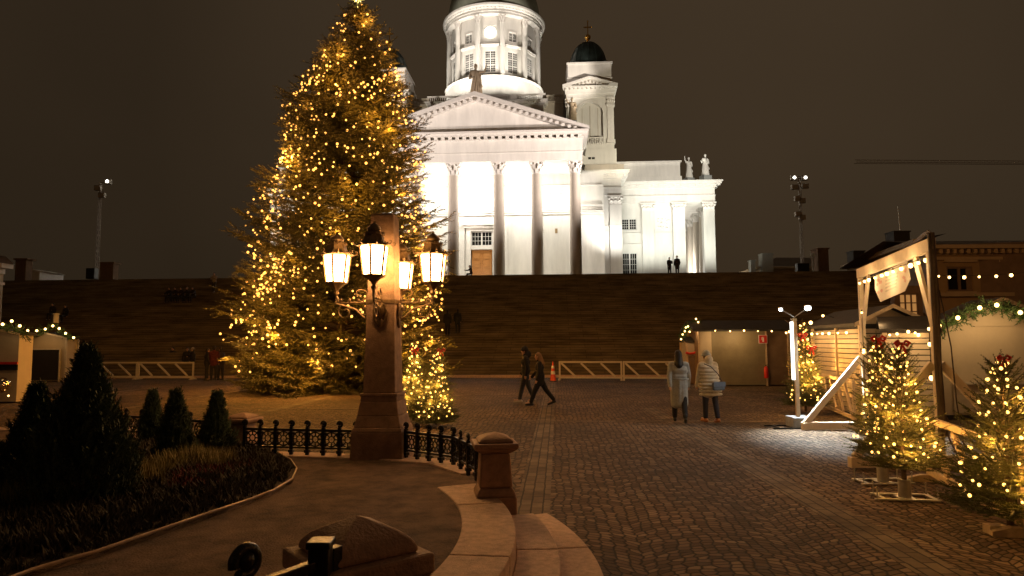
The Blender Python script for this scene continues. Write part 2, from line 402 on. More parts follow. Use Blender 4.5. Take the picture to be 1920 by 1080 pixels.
def wallgrid(mb, u0, u1, z0, z1, v, holes, depth=.35, back=None):
    us = sorted({u0, u1, *[h[0] for h in holes], *[h[1] for h in holes]}); zs = sorted({z0, z1, *[h[2] for h in holes], *[h[3] for h in holes]})
    for i in range(len(us)-1):
        for j in range(len(zs)-1):
            cu, cz = (us[i]+us[i+1])/2, (zs[j]+zs[j+1])/2
            if any(h[0] < cu < h[1] and h[2] < cz < h[3] for h in holes): continue
            mb.add([(us[i],v,zs[j]),(us[i+1],v,zs[j]),(us[i+1],v,zs[j+1]),(us[i],v,zs[j+1])], [(0,1,2,3)])
    for h in holes:
        a, c, d, e = h
        mb.add([(a,v,d),(c,v,d),(c,v,e),(a,v,e),(a,v+depth,d),(c,v+depth,d),(c,v+depth,e),(a,v+depth,e)], [(0,4,5,1),(1,5,6,2),(2,6,7,3),(3,7,4,0)])
def window(u0, u1, z0, z1, v, nx, nz, leaf=2, T=None):
    """frame with mullions as window part, pane as its sub-part; T maps flat coords (curved walls)"""
    f = MB(); w_ = (u1-u0)
    t = .11 if w_ > 1.2 else .07
    f.box(u0, u0+t, v, v+.14, z0, z1); f.box(u1-t, u1, v, v+.14, z0, z1); f.box(u0+t, u1-t, v, v+.14, z0, z0+t); f.box(u0+t, u1-t, v, v+.14, z1-t, z1)
    if leaf == 2: f.box((u0+u1)/2-.09, (u0+u1)/2+.09, v-.012, v+.14, z0+t, z1-t)
    nzr = nz
    for L_ in range(leaf):
        a = u0+t if L_ == 0 else (u0+u1)/2+.09; c = (u0+u1)/2-.09 if (L_ == 0 and leaf == 2) else u1-t
        for i in range(1, nx): x = a+(c-a)*i/nx; f.box(x-.02, x+.02, v+.02, v+.12, z0+t, z1-t)
    for j in range(1, nzr):
        z = z0+t+(z1-z0-2*t)*j/nzr; hh = .07 if (nz >= 8 and j % (3 if nz == 9 else 4) == 0) else .02
        f.box(u0+t, u1-t, v+.012, v+.125, z-hh, z+hh)
    p = MB(); p.box(u0+t, u1-t, v+.08, v+.10, z0+t, z1-t)
    if T:
        f.v = [tuple(T @ Vector(q)) for q in f.v]; p.v = [tuple(T @ Vector(q)) for q in p.v]
    fo = part('window', f, 'framewhite'); po = p.build('pane', M['pane'], fo); return fo

# portico columns
ZC = zf(304.0, 0, 1007)      # underside of architrave
zcap0 = zf(329, 0, 936)
def capital_mb(r, z0, z1, n=8):
    h = z1-z0; c = MB()
    c.lathe([(r,z0),(r*1.12,z0+.03*h),(r*1.0,z0+.07*h),(r*1.0,z0+.4*h),(r*1.16,z0+.75*h),(r*1.42,z0+.9*h)], 20)
    s = r*1.5
    c.box(-s, s, -s, s, z0+.9*h, z1)
    for tier, (k0, zz, rr, hh) in enumerate([(0, z0+.06*h, r*1.06, .34*h), (.5, z0+.34*h, r*1.1, .34*h)]):
        for k in range(n):
            t = 2*math.pi*(k+k0)/n; Mx = Matrix.Rotation(t, 4, 'Z')
            w2 = r*.27
            c.add([(rr,-w2,zz),(rr,w2,zz),(rr*1.12,w2*1.1,zz+hh*.7),(rr*1.12,-w2*1.1,zz+hh*.7),(rr*1.36,w2*.6,zz+hh*.95),(rr*1.36,-w2*.6,zz+hh*.95),(rr*1.34,0,zz+hh*.72)],
                  [(0,1,2,3),(3,2,4,5),(5,4,6)], Mx)
    for k in range(4):
        t = math.pi/4+math.pi/2*k; ct, st_ = math.cos(t), math.sin(t)
        c.ball((ct*r*1.72, st_*r*1.72, z0+.78*h), r*.26, 8, 5)
        for d in (-.5,.5):
            t2 = t+d; c.ball((math.cos(t2)*r*1.3, math.sin(t2)*r*1.3, z0+.72*h), r*.18, 6, 4)
    return c
def column_parts(H_, rb, rt, zcap):
    root = None
    sh = MB(); prof = []
    for i in range(9):
        t = i/8; prof.append((rb+(rt-rb)*(t**1.5), .55+(zcap-.55)*t))
    sh.lathe(prof, 28)
    return sh, capital_mb(rt, zcap, H_), None
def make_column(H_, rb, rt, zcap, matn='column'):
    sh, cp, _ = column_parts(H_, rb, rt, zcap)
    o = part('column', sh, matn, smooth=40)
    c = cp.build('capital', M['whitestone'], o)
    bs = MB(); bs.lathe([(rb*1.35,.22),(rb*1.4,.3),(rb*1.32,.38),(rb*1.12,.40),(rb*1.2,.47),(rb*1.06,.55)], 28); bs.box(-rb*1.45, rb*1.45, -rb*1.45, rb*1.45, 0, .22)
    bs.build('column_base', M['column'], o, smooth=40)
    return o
def copy_part(o, loc):
    c = o.copy(); C.objects.link(c); c.parent = cath; c.location = loc
    for ch in o.children: d = ch.copy(); C.objects.link(d); d.parent = c
    return c
cu = [B(x, 420, 0)[0] for x in (936.5, 1007.5, 1079.5)]
# symmetric positions
cu = [2.72, 2.72+4.5, 2.72+9.0]
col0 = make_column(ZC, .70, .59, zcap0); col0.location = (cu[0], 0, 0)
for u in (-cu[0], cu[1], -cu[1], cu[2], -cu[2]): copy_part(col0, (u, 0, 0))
WB = 13.25; VW = 6.0
# entablature and pediment of the portico
ze1 = zf(262, 0); zap = zf(186, 0); zc0 = zf(267, -.4)
e_ = MB()
e_.box(-12.6, 12.6, -.85, VW, ZC, ZC+(ze1-ZC)*.33); e_.box(-12.66, 12.66, -.93, VW, ZC+(ze1-ZC)*.33+.0, ZC+(ze1-ZC)*.36)
e_.box(-12.6, 12.6, -.80, VW, ZC+(ze1-ZC)*.36, ze1-.35)
e_.box(-12.8, 12.8, -1.0, VW, ze1-.35, ze1-.18)
part('entablature', e_, 'white')
d_ = MB()
nd_ = 30
for i in range(nd_):
    u = -12.7+25.4*(i+.5)/nd_; d_.box(u-.2, u+.2, -1.35, -1.0, ze1-.34, ze1-.02)
part('dentils', d_, 'whitestone')
cn = MB(); cn.box(-13.1, 13.1, -1.55, VW, ze1, ze1+.28); cn.box(-13.3, 13.3, -1.75, VW, ze1+.28, ze1+.5)
part('cornice', cn, 'whitestone')
zr0 = ze1+.5
slope = (zap-zr0)/13.4
rk = MB()
for s_ in (-1, 1):
    L_ = math.hypot(13.4, zap-zr0); ang = math.atan2(zap-zr0, 13.4)
    Mx = Matrix.Translation((s_*13.4, 0, zr0)) @ Matrix.Rotation(s_*ang, 4, 'Y') @ Matrix.Scale(-s_, 4, (1,0,0))
    rk.box(0, L_, -1.55, VW+3, -.75, -.35, Mx) if False else None
    rk.vprism([(s_*13.4,zr0),(s_*13.4,zr0+.35),(0,zap+.35),(0,zap-.15)] if s_ > 0 else [(s_*13.4,zr0),(0,zap-.15),(0,zap+.35),(s_*13.4,zr0+.35)], -1.75, VW+4)
    rk.vprism([(s_*12.6,zr0+.002),(s_*13.0,zr0+.02),(0,zap-.15),(0,zap-.62)] if s_ > 0 else [(s_*12.6,zr0+.002),(0,zap-.62),(0,zap-.15),(s_*13.0,zr0+.02)], -1.2, VW+4)
part('pediment_cornice', rk, 'whitestone')
dd = MB()
for s_ in (-1, 1):
    for i in range(17):
        u = 12.0-12.0*(i+.3)/17; z = zap-.62-slope*u
        dd.box(s_*u-.2, s_*u+.2, -1.5, -1.15, z+.1, z+.44)
part('pediment_dentils', dd, 'whitestone')
ty = MB(); ty.vprism([(-12.2,zr0),(12.2,zr0),(0,zap-.55)], -.6, -.2); part('tympanum', ty, 'white')
rf = MB(); rf.vprism([(-13.0,zr0+.1),(13.0,zr0+.1),(0,zap+.1)], VW+4, 16); part('portico_roof', rf, 'copper')
# floor
fl = MB(); fl.box(-13.5, 13.5, -1.6, VW+.5, -1.0, -.02); part('portico_floor', fl, 'granite_grey')

# back wall of the portico
zb0 = zf(405, VW); zb1 = zf(391, VW)
dz1 = zf(468, VW); dw0, dw1 = zf(461, VW), zf(434, VW)
du0, du1 = B(877.5, 480, VW)[0], B(918.5, 480, VW)[0]; duc = 0.0; dh = (du1-du0)/2
w_ = MB()
wallgrid(w_, -15.5, 15.5, -.2, ZC+.3, VW, [(-dh, dh, -.2, dz1), (-dh+.05, dh-.05, dw0, dw1)], .5)
part('portico_wall', w_, 'white')
bm_ = MB()
for s_ in (-1, 1):
    bm_.box(s_*dh*1.55 if s_ < 0 else dh*1.0+.5, -dh-.5 if s_ < 0 else dh*1.55, VW-.18, VW-.003, 0, zf(424, VW)) if False else None
segs = [(-15.4, 15.4)]
for a, c in segs:
    bm_.box(a, c, VW-.30, VW-.004, zb0, zb0+.25); bm_.box(a, c, VW-.5, VW-.004, zb0+.25, zb0+.40); bm_.box(a, c, VW-.16, VW-.004, zb0+.55, zb1)
    bm_.box(a, c, VW-.32, VW-.004, zb1, zb1+.18)
    bm_.box(a, c, VW-.14, VW-.004, zf(352,VW), zf(352,VW)+.12)
part('wall_cornice', bm_, 'whitestone')
# pilasters on the back wall
pl = MB()
for u in (cu[0], cu[1], cu[2]):
    for s_ in (-1, 1): pl.box(s_*u-.55, s_*u+.55, VW-.12, VW-.006, 0, zb0)
part('pilasters', pl, 'whitestone')
# relief panels
for u, wd in ((-5.0, 1.35), (5.0,1.35), (9.4,1.35), (-9.4,1.35), (0,1.9)):
    r_ = MB(); z0_, z1_ = zf(383, VW), zf(362, VW)
    for (a, c, d, e2) in ((u-wd,u+wd,z0_,z0_+.1),(u-wd,u+wd,z1_-.1,z1_),(u-wd,u-wd+.1,z0_+.1,z1_-.1),(u+wd-.1,u+wd,z0_+.1,z1_-.1)): r_.box(a, c, VW-.1, VW-.005, d, e2)
    for k in range(16):
        r_.ball((u+random.uniform(-wd*.8, wd*.8), VW-.03, random.uniform(z0_+.3, z1_-.3)), random.uniform(.1,.22), 7, 5, (1,.5,1))
    part('relief_panel', r_, 'whitestone', smooth=50)
# door
dm = MB(); dm.box(-dh+.12, dh-.12, VW+.2, VW+.28, -.2, dz1-.06)
for s_ in (-1, 1):
    a = .08 if s_ > 0 else -dh+.2; c = dh-.2 if s_ > 0 else -.08
    for j in range(5):
        z0_ = .15+j*(dz1-.35)/5; z1_ = z0_+(dz1-.35)/5-.2
        dm.box(a+.14, c-.14, VW+.13, VW+.2, z0_, z1_); dm.box(a+.3, c-.3, VW+.08, VW+.13, z0_+.12, z1_-.12)
dm.box(-.05,.05, VW+.12, VW+.2, 0, dz1-.1)
do = part('door', dm, 'doorwood')
h_ = MB(); h_.tube((.16,VW+.02,1.0), (.16,VW+.02,1.5), .03); h_.build('door_handle', M['goldleaf'], do)
window(-dh+.05, dh-.05, dw0, dw1, VW+.12, 3, 3)
ds = MB()
for s_ in (-1, 1):
    ds.box(min(s_*dh, s_*(dh+.55)), max(s_*dh, s_*(dh+.55)), VW-.22, VW-.014, 0, zf(428,VW))
ds.box(-dh, dh, VW-.2, VW-.014, dw1+.02, zf(428,VW)); ds.box(-dh+.02, dh-.02, VW-.16, VW-.014, dz1+.02, dw0-.02)
ds.box(-dh-.8, dh+.8, VW-.5, VW-.014, zf(428,VW), zf(425,VW)+.1); ds.box(-dh-.95, dh+.95, VW-.7, VW-.014, zf(425,VW)+.1, zf(422,VW)+.2)
part('door_surround', ds, 'whitestone')
# portico ceiling beams
cb_ = MB(); cb_.box(-12.5,12.5,-.4,VW-.02,ZC+.5,ZC+.6); part('portico_ceiling', cb_, 'white') if False else None
sg = MB(); u_, z_ = B(1043, 433, VW); sg.box(u_-.16, u_+.16, VW-.06, VW-.003, z_-.3, z_+.3); part('wall_plaque', sg, 'ochre')

# sides: middle block and arms, mirrored
VM = 8.0; VA = 15.0
zm_top = zf(318, VM-1.2, 1130); zm_arch = zf(368, VM, 1130)
um0, um1 = 13.0, B(1164, 430, VM)[0]
ua1 = B(1339.5, 430, VA)[0]; za_top = zf(337, VA-1.2, 1300); za_arch = zf(381, VA, 1260)
uwin = [B(x, 430, VA)[0] for x in (1165.5, 1194)]
wz = [zf(431, VA,1180), zf(410, VA,1180), -.2, zf(474, VA,1180)]
upl = [(B(1203.5,430,VA)[0], B(1226,430,VA)[0]), (B(1261,430,VA)[0], B(1284,430,VA)[0])]
uend = upl[1][1]+.05
upil = (B(1318.5,430,VA)[0], ua1)
for s_ in (-1, 1):
    def SB(mb, a, c, *r):
        mb.box(min(s_*a, s_*c), max(s_*a, s_*c), *r)
    def SG(mb, a, c, z0, z1, v, holes, d=.35):
        hs = [(min(s_*h[0], s_*h[1]), max(s_*h[0], s_*h[1]), h[2], h[3]) for h in holes]
        wallgrid(mb, min(s_*a, s_*c), max(s_*a, s_*c), z0, z1, v, hs, d)
    m_ = MB(); SB(m_, 12.9, um1, VM, VA+8, -.2, zm_top-.02)
    part('side_block', m_, 'white')
    # pilaster at its outer corner with capital
    pu = B(1143, 430, VM)[0]
    m_ = MB(); SB(m_, pu, um1+.12, VM-.45, VM-.004, 0, zm_arch-1.25); SB(m_, pu-.08, um1+.2, VM-.53, VM-.005, 0, .5); SB(m_, pu-.08, um1+.15, VM-.5, VM-.003, zf(425,VM,1150), zf(425,VM,1150)+.15)
    po = part('corner_pilaster', m_, 'white')
    def pcap(ua, ub, v, za, zb, thick):
        c = MB(); SB(c, ua-.02, ub+.02, v-thick-.02, v-.005, za, za+.12)
        n_ = 3
        for tier in range(2):
            for k in range(n_):
                uu = ua+(ub-ua)*(k+.5)/n_; zz = za+.15+tier*(zb-za)*.36
                ww = (ub-ua)/n_*.42
                c.add([(s_*uu-ww,v-thick,zz),(s_*uu+ww,v-thick,zz),(s_*uu+ww,v-thick-.1,zz+(zb-za)*.28),(s_*uu-ww,v-thick-.1,zz+(zb-za)*.28),(s_*uu,v-thick-.34,zz+(zb-za)*.34)], [(0,1,2,3),(3,2,4)])
        for uu in (ua, ub): c.ball((s_*uu, v-thick-.12, zb-.38), .22, 8, 5)
        SB(c, ua-.22, ub+.22, v-thick-.25, v-.006, zb-.2, zb); SB(c, ua, ub, v-thick, v-.006, za+.12, zb-.2)
        return c
    pcap(pu, um1+.12, VM, zm_arch-1.25, zm_arch, .42).build('capital', M['whitestone'], po)
    def entab(u_in, u_out, v, z0, z1, vend, over=1.2):
        h = z1-z0; e = MB()
        SB(e, u_in, u_out+.1, v-.5, vend, z0, z0+h*.3); SB(e, u_in, u_out+.16, v-.58, vend, z0+h*.3, z0+h*.34)
        SB(e, u_in, u_out+.08, v-.48, vend, z0+h*.34, z0+h*.68); SB(e, u_in, u_out+.3, v-.7, vend, z0+h*.68, z0+h*.76)
        SB(e, u_in, u_out+over-.15, v-over+.1, vend, z0+h*.84, z0+h*.92); SB(e, u_in, u_out+over, v-over-.05, vend, z0+h*.92, z1)
        part('entablature', e, 'white')
        d = MB(); n_ = max(3, int((u_out-u_in)/.95))
        for k in range(n_+1):
            uu = u_in+.3+(u_out+.3-u_in)*k/n_; SB(d, uu-.18, uu+.18, v-over+.25, v-.7, z0+h*.76, z0+h*.84)
        SB(d, u_in, u_out+.3, v-.698, vend, z0+h*.762, z0+h*.838)
        part('dentils', d, 'whitestone')
    entab(12.0, um1, VM, zm_arch, zm_top, VA+6, 1.15)
    # plinth band above middle block
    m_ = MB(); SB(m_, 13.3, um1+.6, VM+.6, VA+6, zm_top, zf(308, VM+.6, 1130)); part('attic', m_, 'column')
    m_ = MB(); zz0 = zf(461, VM, 1112); SB(m_, B(1110.5,459,VM)[0], B(1114.5,459,VM)[0], VM-.05, VM-.003, zz0, zz0+.45); part('vent', m_, 'dark')
    m_ = MB(); SB(m_, 13.0, pu-.05, VM-.1, VM-.003, zf(425,VM,1120), zf(425,VM,1120)+.12); SB(m_, 13.0, pu-.05, VM-.06, VM-.003, zf(433,VM,1120), zf(433,VM,1120)+.06); part('string_course', m_, 'whitestone')
    # arm
    m_ = MB(); SG(m_, um1-.1, uend, -.2, za_arch+.2, VA, [(uwin[0], uwin[1], wz[0], wz[1]), (uwin[0], uwin[1], -.1, wz[3])])
    m_.add([(s_*uend,VA,-.2),(s_*uend,VA+20,-.2),(s_*uend,VA+20,za_arch+.2),(s_*uend,VA,za_arch+.2)], [(0,1,2,3)])
    part('arm_wall', m_, 'white')
    window(min(s_*uwin[0],s_*uwin[1]), max(s_*uwin[0],s_*uwin[1]), wz[0], wz[1], VA+.12, 3, 4)
    window(min(s_*uwin[0],s_*uwin[1]), max(s_*uwin[0],s_*uwin[1]), -.1, wz[3], VA+.12, 3, 8)
    m_ = MB(); SB(m_, um1+.1, upl[0][0]-.05, VA-.09, VA-.003, zf(438,VA,1180), zf(438,VA,1180)+.12); SB(m_, um1+.1, upl[0][0]-.05, VA-.12, VA-.003, zf(459,VA,1180), zf(457,VA,1180)); 
    SB(m_, upl[0][1]+.05, upl[1][0]-.05, VA-.08, VA-.003, zf(437,VA,1240), zf(437,VA,1240)+.1)
    part('string_course', m_, 'whitestone')
    for a, c in upl + [upil]:
        m_ = MB(); vv_ = VA+.9 if (a, c) == upil else VA
        SB(m_, a, c, VA-.42, vv_-.004, 0, za_arch-1.2); SB(m_, a-.08, c+.08, VA-.5, vv_-.006, 0, .5)
        po = part('pilaster', m_, 'white'); pcap(a, c, VA, za_arch-1.2, za_arch, .4).build('capital', M['whitestone'], po)
    entab(um1-.2, ua1, VA, za_arch, za_top, VA+25, 1.1)
    m_ = MB(); SB(m_, um1, B(1277,320,VA+2)[0], VA+1.5, VA+22, za_top, zf(331,VA+1.5,1220)); SB(m_, um1, B(1275,320,VA+2)[0], VA+1.9, VA+21.5, zf(331,VA+1.5,1220), zf(305, VA+1.9,1220)); SB(m_, um1, B(1277.5,320,VA+2)[0], VA+1.6, VA+21.8, zf(305,VA+1.9,1220), zf(303, VA+1.9,1220))
    part('arm_attic', m_, 'white')
    r_ = MB()
    for k in range(26): r_.ball((s_*(random.uniform(upl[0][1]+.5, upl[1][0]-.5)), VA-.02, random.uniform(zf(432,VA,1240)+.2, zf(410,VA,1240))), random.uniform(.08,.2), 7, 5, (1,.4,1))
    part('relief', r_, 'whitestone', smooth=50)
    # end portico columns
    zc_ = za_arch
    for k in range(1, 6):
        if k == 1:
            cA = make_column(zc_, .62, .53, zc_-1.25, 'column') if s_ == -1 else None
            if s_ == -1: cA.location = (-(ua1-.62), VA+4.4, 0); colA = cA; continue
        copy_part(colA, (s_*(ua1-.62), VA+4.4*k, 0))
    # tower
    VTW = 11.5
    t0, t1 = B(1064, 220, VTW)[0], B(1149.5, 220, VTW)[0]; tcx = (t0+t1)/2; th = (t1-t0)/2
    tc_v = VTW+th
    def TB(mb, half, z0, z1, off=0): mb.box(s_*tcx-half, s_*tcx+half, tc_v-half, tc_v+half, z0, z1)
    zz = lambda y: zf(y, VTW, 1107)
    bb = MB(); TB(bb, th+.35, zm_top, zz(281)); TB(bb, th+.1, zz(281), zz(269)); part('tower_base', bb, 'white')
    dk = MB(); 
    for uu in (1105.5, 1112.5): 
        q = B(uu, 298, VTW-.35)[0]; dk.box(s_*q-.2, s_*q+.2, VTW-.36, VTW-.34, zz(300), zz(296))
    part('tower_vent', dk, 'dark')
    # arch stage: piers, arch, recess
    ar = MB(); zb_, zt_ = zz(269), zz(183); rr = th*.56; zs_ = zz(214)
    pts = [(-th+.1, zb_), (-rr, zb_), (-rr, zs_)] + [(-rr*math.cos(math.pi*k/14), zs_+rr*math.sin(math.pi*k/14)) for k in range(1, 14)] + [(rr, zs_), (rr, zb_), (th-.1, zb_), (th-.1, zt_), (-th+.1, zt_)]
    for ang in range(4):
        Mx = Matrix.Translation((s_*tcx, tc_v, 0)) @ Matrix.Rotation(ang*math.pi/2, 4, 'Z')
        ar.vprism(pts, -th+.1, -th+.7, Mx)
    part('belfry', ar, 'white')
    rc = MB(); rc.box(s_*tcx-th+.9, s_*tcx+th-.9, tc_v-th+.75, tc_v+th-.75, zb_, zt_-.02); part('belfry_core', rc, 'white')
    a2 = MB()
    for ang in range(4):
        Mx = Matrix.Translation((s_*tcx, tc_v, 0)) @ Matrix.Rotation(ang*math.pi/2, 4, 'Z')
        for j, r2 in ((0, rr+.12),):
            pr = [((r2+.14)*math.cos(math.pi*k/16), zs_+(r2+.14)*math.sin(math.pi*k/16)) for k in range(17)] + [((r2-.1)*math.cos(math.pi*k/16), zs_+(r2-.1)*math.sin(math.pi*k/16)) for k in range(16,-1,-1)]
            a2.vprism(list(reversed(pr)), -th, -th+.1, Mx)
        for q in (-1, 1):
            a2.box(q*(th-.42)-.36, q*(th-.42)+.36, -th-.12, -th+.1, zb_, zt_, Mx)
            a2.box(q*(th-.42)-.48, q*(th-.42)+.48, -th-.26, -th+.1, zz(199), zz(196), Mx); a2.box(q*(th-.42)-.48, q*(th-.42)+.48, -th-.3, -th+.1, zt_-.25, zt_, Mx)
            for k in range(3): a2.ball((q*(th-.42)+(k-1)*.3, -th-.18, zz(190)), .16, 6, 4, M=Mx)
            a2.box(q*(th-.42)-.46, q*(th-.42)+.46, -th-.25, -th+.1, zb_, zz(262), Mx)
    part('belfry_trim', a2, 'whitestone', smooth=40)
    lv = MB(); lv.box(s_*tcx-.05, s_*tcx+.05, tc_v-th+.70, tc_v-th+.745, zb_, zs_+rr*.8)
    for q in (-1,1): lv.box(s_*tcx+q*rr*.62-.04, s_*tcx+q*rr*.62+.04, tc_v-th+.70, tc_v-th+.745, zb_, zs_+rr*.6)
    part('belfry_mullion', lv, 'column')
    bl = MB(); bl.box(s_*tcx-rr, s_*tcx+rr, VTW-.22, VTW-.02, zz(272)+.9, zz(272)+1.05)
    for k in range(11): bl.lathe([(.05,0),(.12,.3),(.06,.6),(.08,.9)], 8, (s_*tcx-rr+.2+k*(2*rr-.4)/10, VTW-.12, zz(272)))
    part('balustrade', bl, 'whitestone')
    en = MB(); TB(en, th+.15, zt_, zt_+.5); TB(en, th+.3, zt_+.5, zz(171)); TB(en, th+.62, zz(166), zz(163))
    TB(en, th+.34, zz(171), zz(166))
    part('tower_entablature', en, 'white')
    dn = MB()
    for ang in range(4):
        Mx = Matrix.Translation((s_*tcx, tc_v, 0)) @ Matrix.Rotation(ang*math.pi/2, 4, 'Z')
        for k in range(12): uu = -th-.1+(2*th+.2)*k/11; dn.box(uu-.12, uu+.12, -th-.55, -th-.34, zz(169), zz(166), Mx)
        z1_, z2_ = zz(163), zz(148)
        dn.vprism([(-th-.6,z1_+.003),(th+.6,z1_+.003),(0,z2_-.003)], -th-.1, -th+.6, Mx)
        for q in (-1, 1):
            pp = [(q*(th+.65),z1_),(q*(th+.65),z1_+.22),(0,z2_+.22),(0,z2_-.12)]
            dn.vprism(pp if q > 0 else list(reversed(pp)), -th-.62, -th+.6, Mx)
        for k in range(9):
            uu = (k-4)/4*(th*.62); dn.box(uu-.1, uu+.1, -th-.4, -th-.1, z2_-.55-abs(uu)*(z2_-z1_)/(th+.6), z2_-.32-abs(uu)*(z2_-z1_)/(th+.6), Mx)
    part('tower_pediment', dn, 'whitestone')
    tb = MB(); TB(tb, th-.15, zz(163), zz(146)); TB(tb, th, zz(146), zz(145)); TB(tb, th-.12, zz(145), zz(119)); TB(tb, th+.04, zz(119), zz(116)); part('tower_attic', tb, 'white')
    rd = th*.86; dm_ = MB(); zd = zz(116)
    hd = zf(81, tc_v, 1103)-zd
    dm_.lathe([(rd,0),(rd*1.0,.1)]+[(rd*math.cos(math.pi/2*k/10), .1+hd*math.sin(math.pi/2*k/10)) for k in range(1,10)]+[(.12,hd+.12)], 32, (s_*tcx, tc_v, zd))
    for k in range(16):
        t = 2*math.pi*k/16; dm_.path([(s_*tcx+(rd*math.cos(math.pi/2*j/8)+.02)*math.cos(t), tc_v+(rd*math.cos(math.pi/2*j/8)+.02)*math.sin(t), zd+.1+hd*math.sin(math.pi/2*j/8)) for j in range(9)], .05, 5)
    dmo = part('tower_dome', dm_, 'copper', smooth=40)
    fx = MB(); zt2 = zd+hd; ztop = zf(40, tc_v, 1101); zball = zf(70, tc_v, 1101)
    fx.lathe([(.35,0),(.28,.15),(.15,.3),(.12,zball-zt2)], 12, (s_*tcx, tc_v, zt2)); fx.ball((s_*tcx, tc_v, zball), .42, 16, 10)
    fx.box(s_*tcx-.07, s_*tcx+.07, tc_v-.07, tc_v+.07, zball+.3, ztop)
    fx.box(s_*tcx-.5, s_*tcx+.5, tc_v-.06, tc_v+.06, ztop-.95, ztop-.8)
    for q in (-1,1): fx.ball((s_*tcx+q*.5, tc_v, ztop-.87), .1, 8, 5)
    fx.ball((s_*tcx, tc_v, ztop), .12, 8, 5)
    fx.build('cross', M['goldleaf'], dmo, smooth=40)

# attic behind the pediment, with balustrades
VB = 13.0
ub0, ub1 = B(780,200,VB)[0], B(1062,200,VB)[0]; uc1 = 7.9
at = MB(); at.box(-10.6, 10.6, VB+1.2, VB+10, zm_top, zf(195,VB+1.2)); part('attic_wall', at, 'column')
at = MB(); at.box(-uc1, uc1, VB-.8, VB+6, zm_top, zf(198,VB-.8)); at.box(-uc1-.3, uc1+.3, VB-1.1, VB+6, zf(198,VB-.8), zf(196,VB-.8)); at.box(-uc1-.6, uc1+.6, VB-1.4, VB+6, zf(193,VB-.8), zf(191,VB-.8)); at.box(-uc1-.28, uc1+.28, VB-1.08, VB+6, zf(196,VB-.8), zf(193,VB-.8))
part('attic_front', at, 'white')
dn = MB()
for k in range(20): uu = -uc1+2*uc1*(k+.5)/20; dn.box(uu-.13, uu+.13, VB-1.3, VB-1.08, zf(195.6,VB-.8), zf(193.2,VB-.8))
part('attic_dentils', dn, 'whitestone')
bl = MB(); zb_ = zf(191,VB-.8); zt_ = zf(179.5,VB-.8)
bl.box(-uc1-.3, uc1+.3, VB-1.1, VB-.7, zt_-.16, zt_); bl.box(-uc1-.3, uc1+.3, VB-1.1, VB-.7, zb_, zb_+.12)
nb = 56
for k in range(nb):
    uu = -uc1+2*uc1*(k+.5)/nb
    if k in (14,15,16,27,28,40,41,42): bl.box(uu-.15, uu+.15, VB-1.05, VB-.75, zb_+.12, zt_-.16) if k not in (27,28) else None
    else: bl.lathe([(.04,0),(.085,.2),(.045,.45),(.06,zt_-zb_-.28)], 6, (uu, VB-.9, zb_+.12))
part('balustrade', bl, 'whitestone')
bl = MB(); zb2 = zf(195,VB+1.2); 
for s_ in (-1,1):
    a, c = sorted((s_*(uc1+.4), s_*10.7)); bl.box(a, c, VB+.9, VB+1.25, zb2+.75, zb2+.92); bl.box(a, c, VB+.7, VB+1.3, zb2-.2, zb2)
    for k in range(12):
        uu = a+(c-a)*(k+.5)/12; bl.lathe([(.05,0),(.1,.25),(.05,.5),(.06,.75)], 6, (uu, VB+1.1, zb2))
part('balustrade', bl, 'column')
rb_ = MB(); rb_.box(-16, 16, VB+4, VB+24, zm_top, zf(205,VB+4)); part('main_roof', rb_, 'white')

# drum and great dome
VD = 25.0; RD = 7.15
zfr = lambda y, r: zf(y, VD-r, 924)
zbase = zfr(180, 8.0); zst = zfr(141, 7.5)
dr = MB()
zl = [zst+.0]
# base: flared skirt
dr.lathe([(9.0, zm_top), (8.2, zbase-1.2), (8.0, zbase), (7.75, zbase+(zst-zbase)*.35), (7.5, zbase+(zst-zbase)*.8), (7.45, zst-.3), (7.7, zst-.3), (7.75, zst), (6.9, zst)], 96, (0, VD, 0), cap=False)
part('drum_base', dr, 'white', smooth=35)
zcapb = zfr(42, RD); zcapt = zfr(27, RD); 
zband0, zband1 = zfr(84, RD), zfr(77, RD)
RW = 6.6
yw = [zfr(135, RW), zfr(94, RW), zfr(75, RW), zfr(58, RW)]
TD = lambda k: Matrix.Translation((0, VD, 0)) @ Matrix.Rotation(R(30*k), 4, 'Z')
dw = MB()
half = RW*math.tan(R(15))
for k in range(12):
    Mx = TD(k); t = MB()
    wallgrid(t, -half, half, zst, zcapt, -RW, [(-.82,.82,yw[0],yw[1]), (-.6,.6,yw[2],yw[3])] if k else [(-.82,.82,yw[0],yw[1]), (-1.02,1.02,zfr(72.5,RW),zfr(48,RW))], .3)
    dw.add(t.v, t.f, Mx)
part('drum_wall', dw, 'white')
bd = MB()
for k in range(12):
    Mx = TD(k)
    bd.box(-1.3, 1.3, -RW-.28, -RW-.004, zband0, zband0+.16, Mx); bd.box(-1.34, 1.34, -RW-.42, -RW-.004, zband0+.16, zband0+.3, Mx); bd.box(-1.3, 1.3, -RW-.16, -RW-.004, zband1-.05, zband1+.1, Mx)
    if k:
        for (a, c, d, e2) in ((-.78,.78,yw[2]-.2,yw[2]-.03),(-.78,.78,yw[3]+.03,yw[3]+.2),(-.8,-.62,yw[2]-.03,yw[3]+.03),(.62,.8,yw[2]-.03,yw[3]+.03)): bd.box(a,c,-RW-.1,-RW-.003,d,e2,Mx)
part('drum_bands', bd, 'whitestone')
for k in (-3,-2,-1,0,1,2,3):
    window(-.82,.82,yw[0],yw[1],-RW+.1,3,9,2,TD(k))
    if k: window(-.6,.6,yw[2],yw[3],-RW+.1,3,3,2,TD(k))
pl0 = MB(); r_ = .40
pl0.lathe([(r_*1.15,zst),(r_*1.15,zst+.15),(r_*1.0,zst+.25),(r_*.97,(zst+zcapb)/2),(r_*.88,zcapb)], 16)
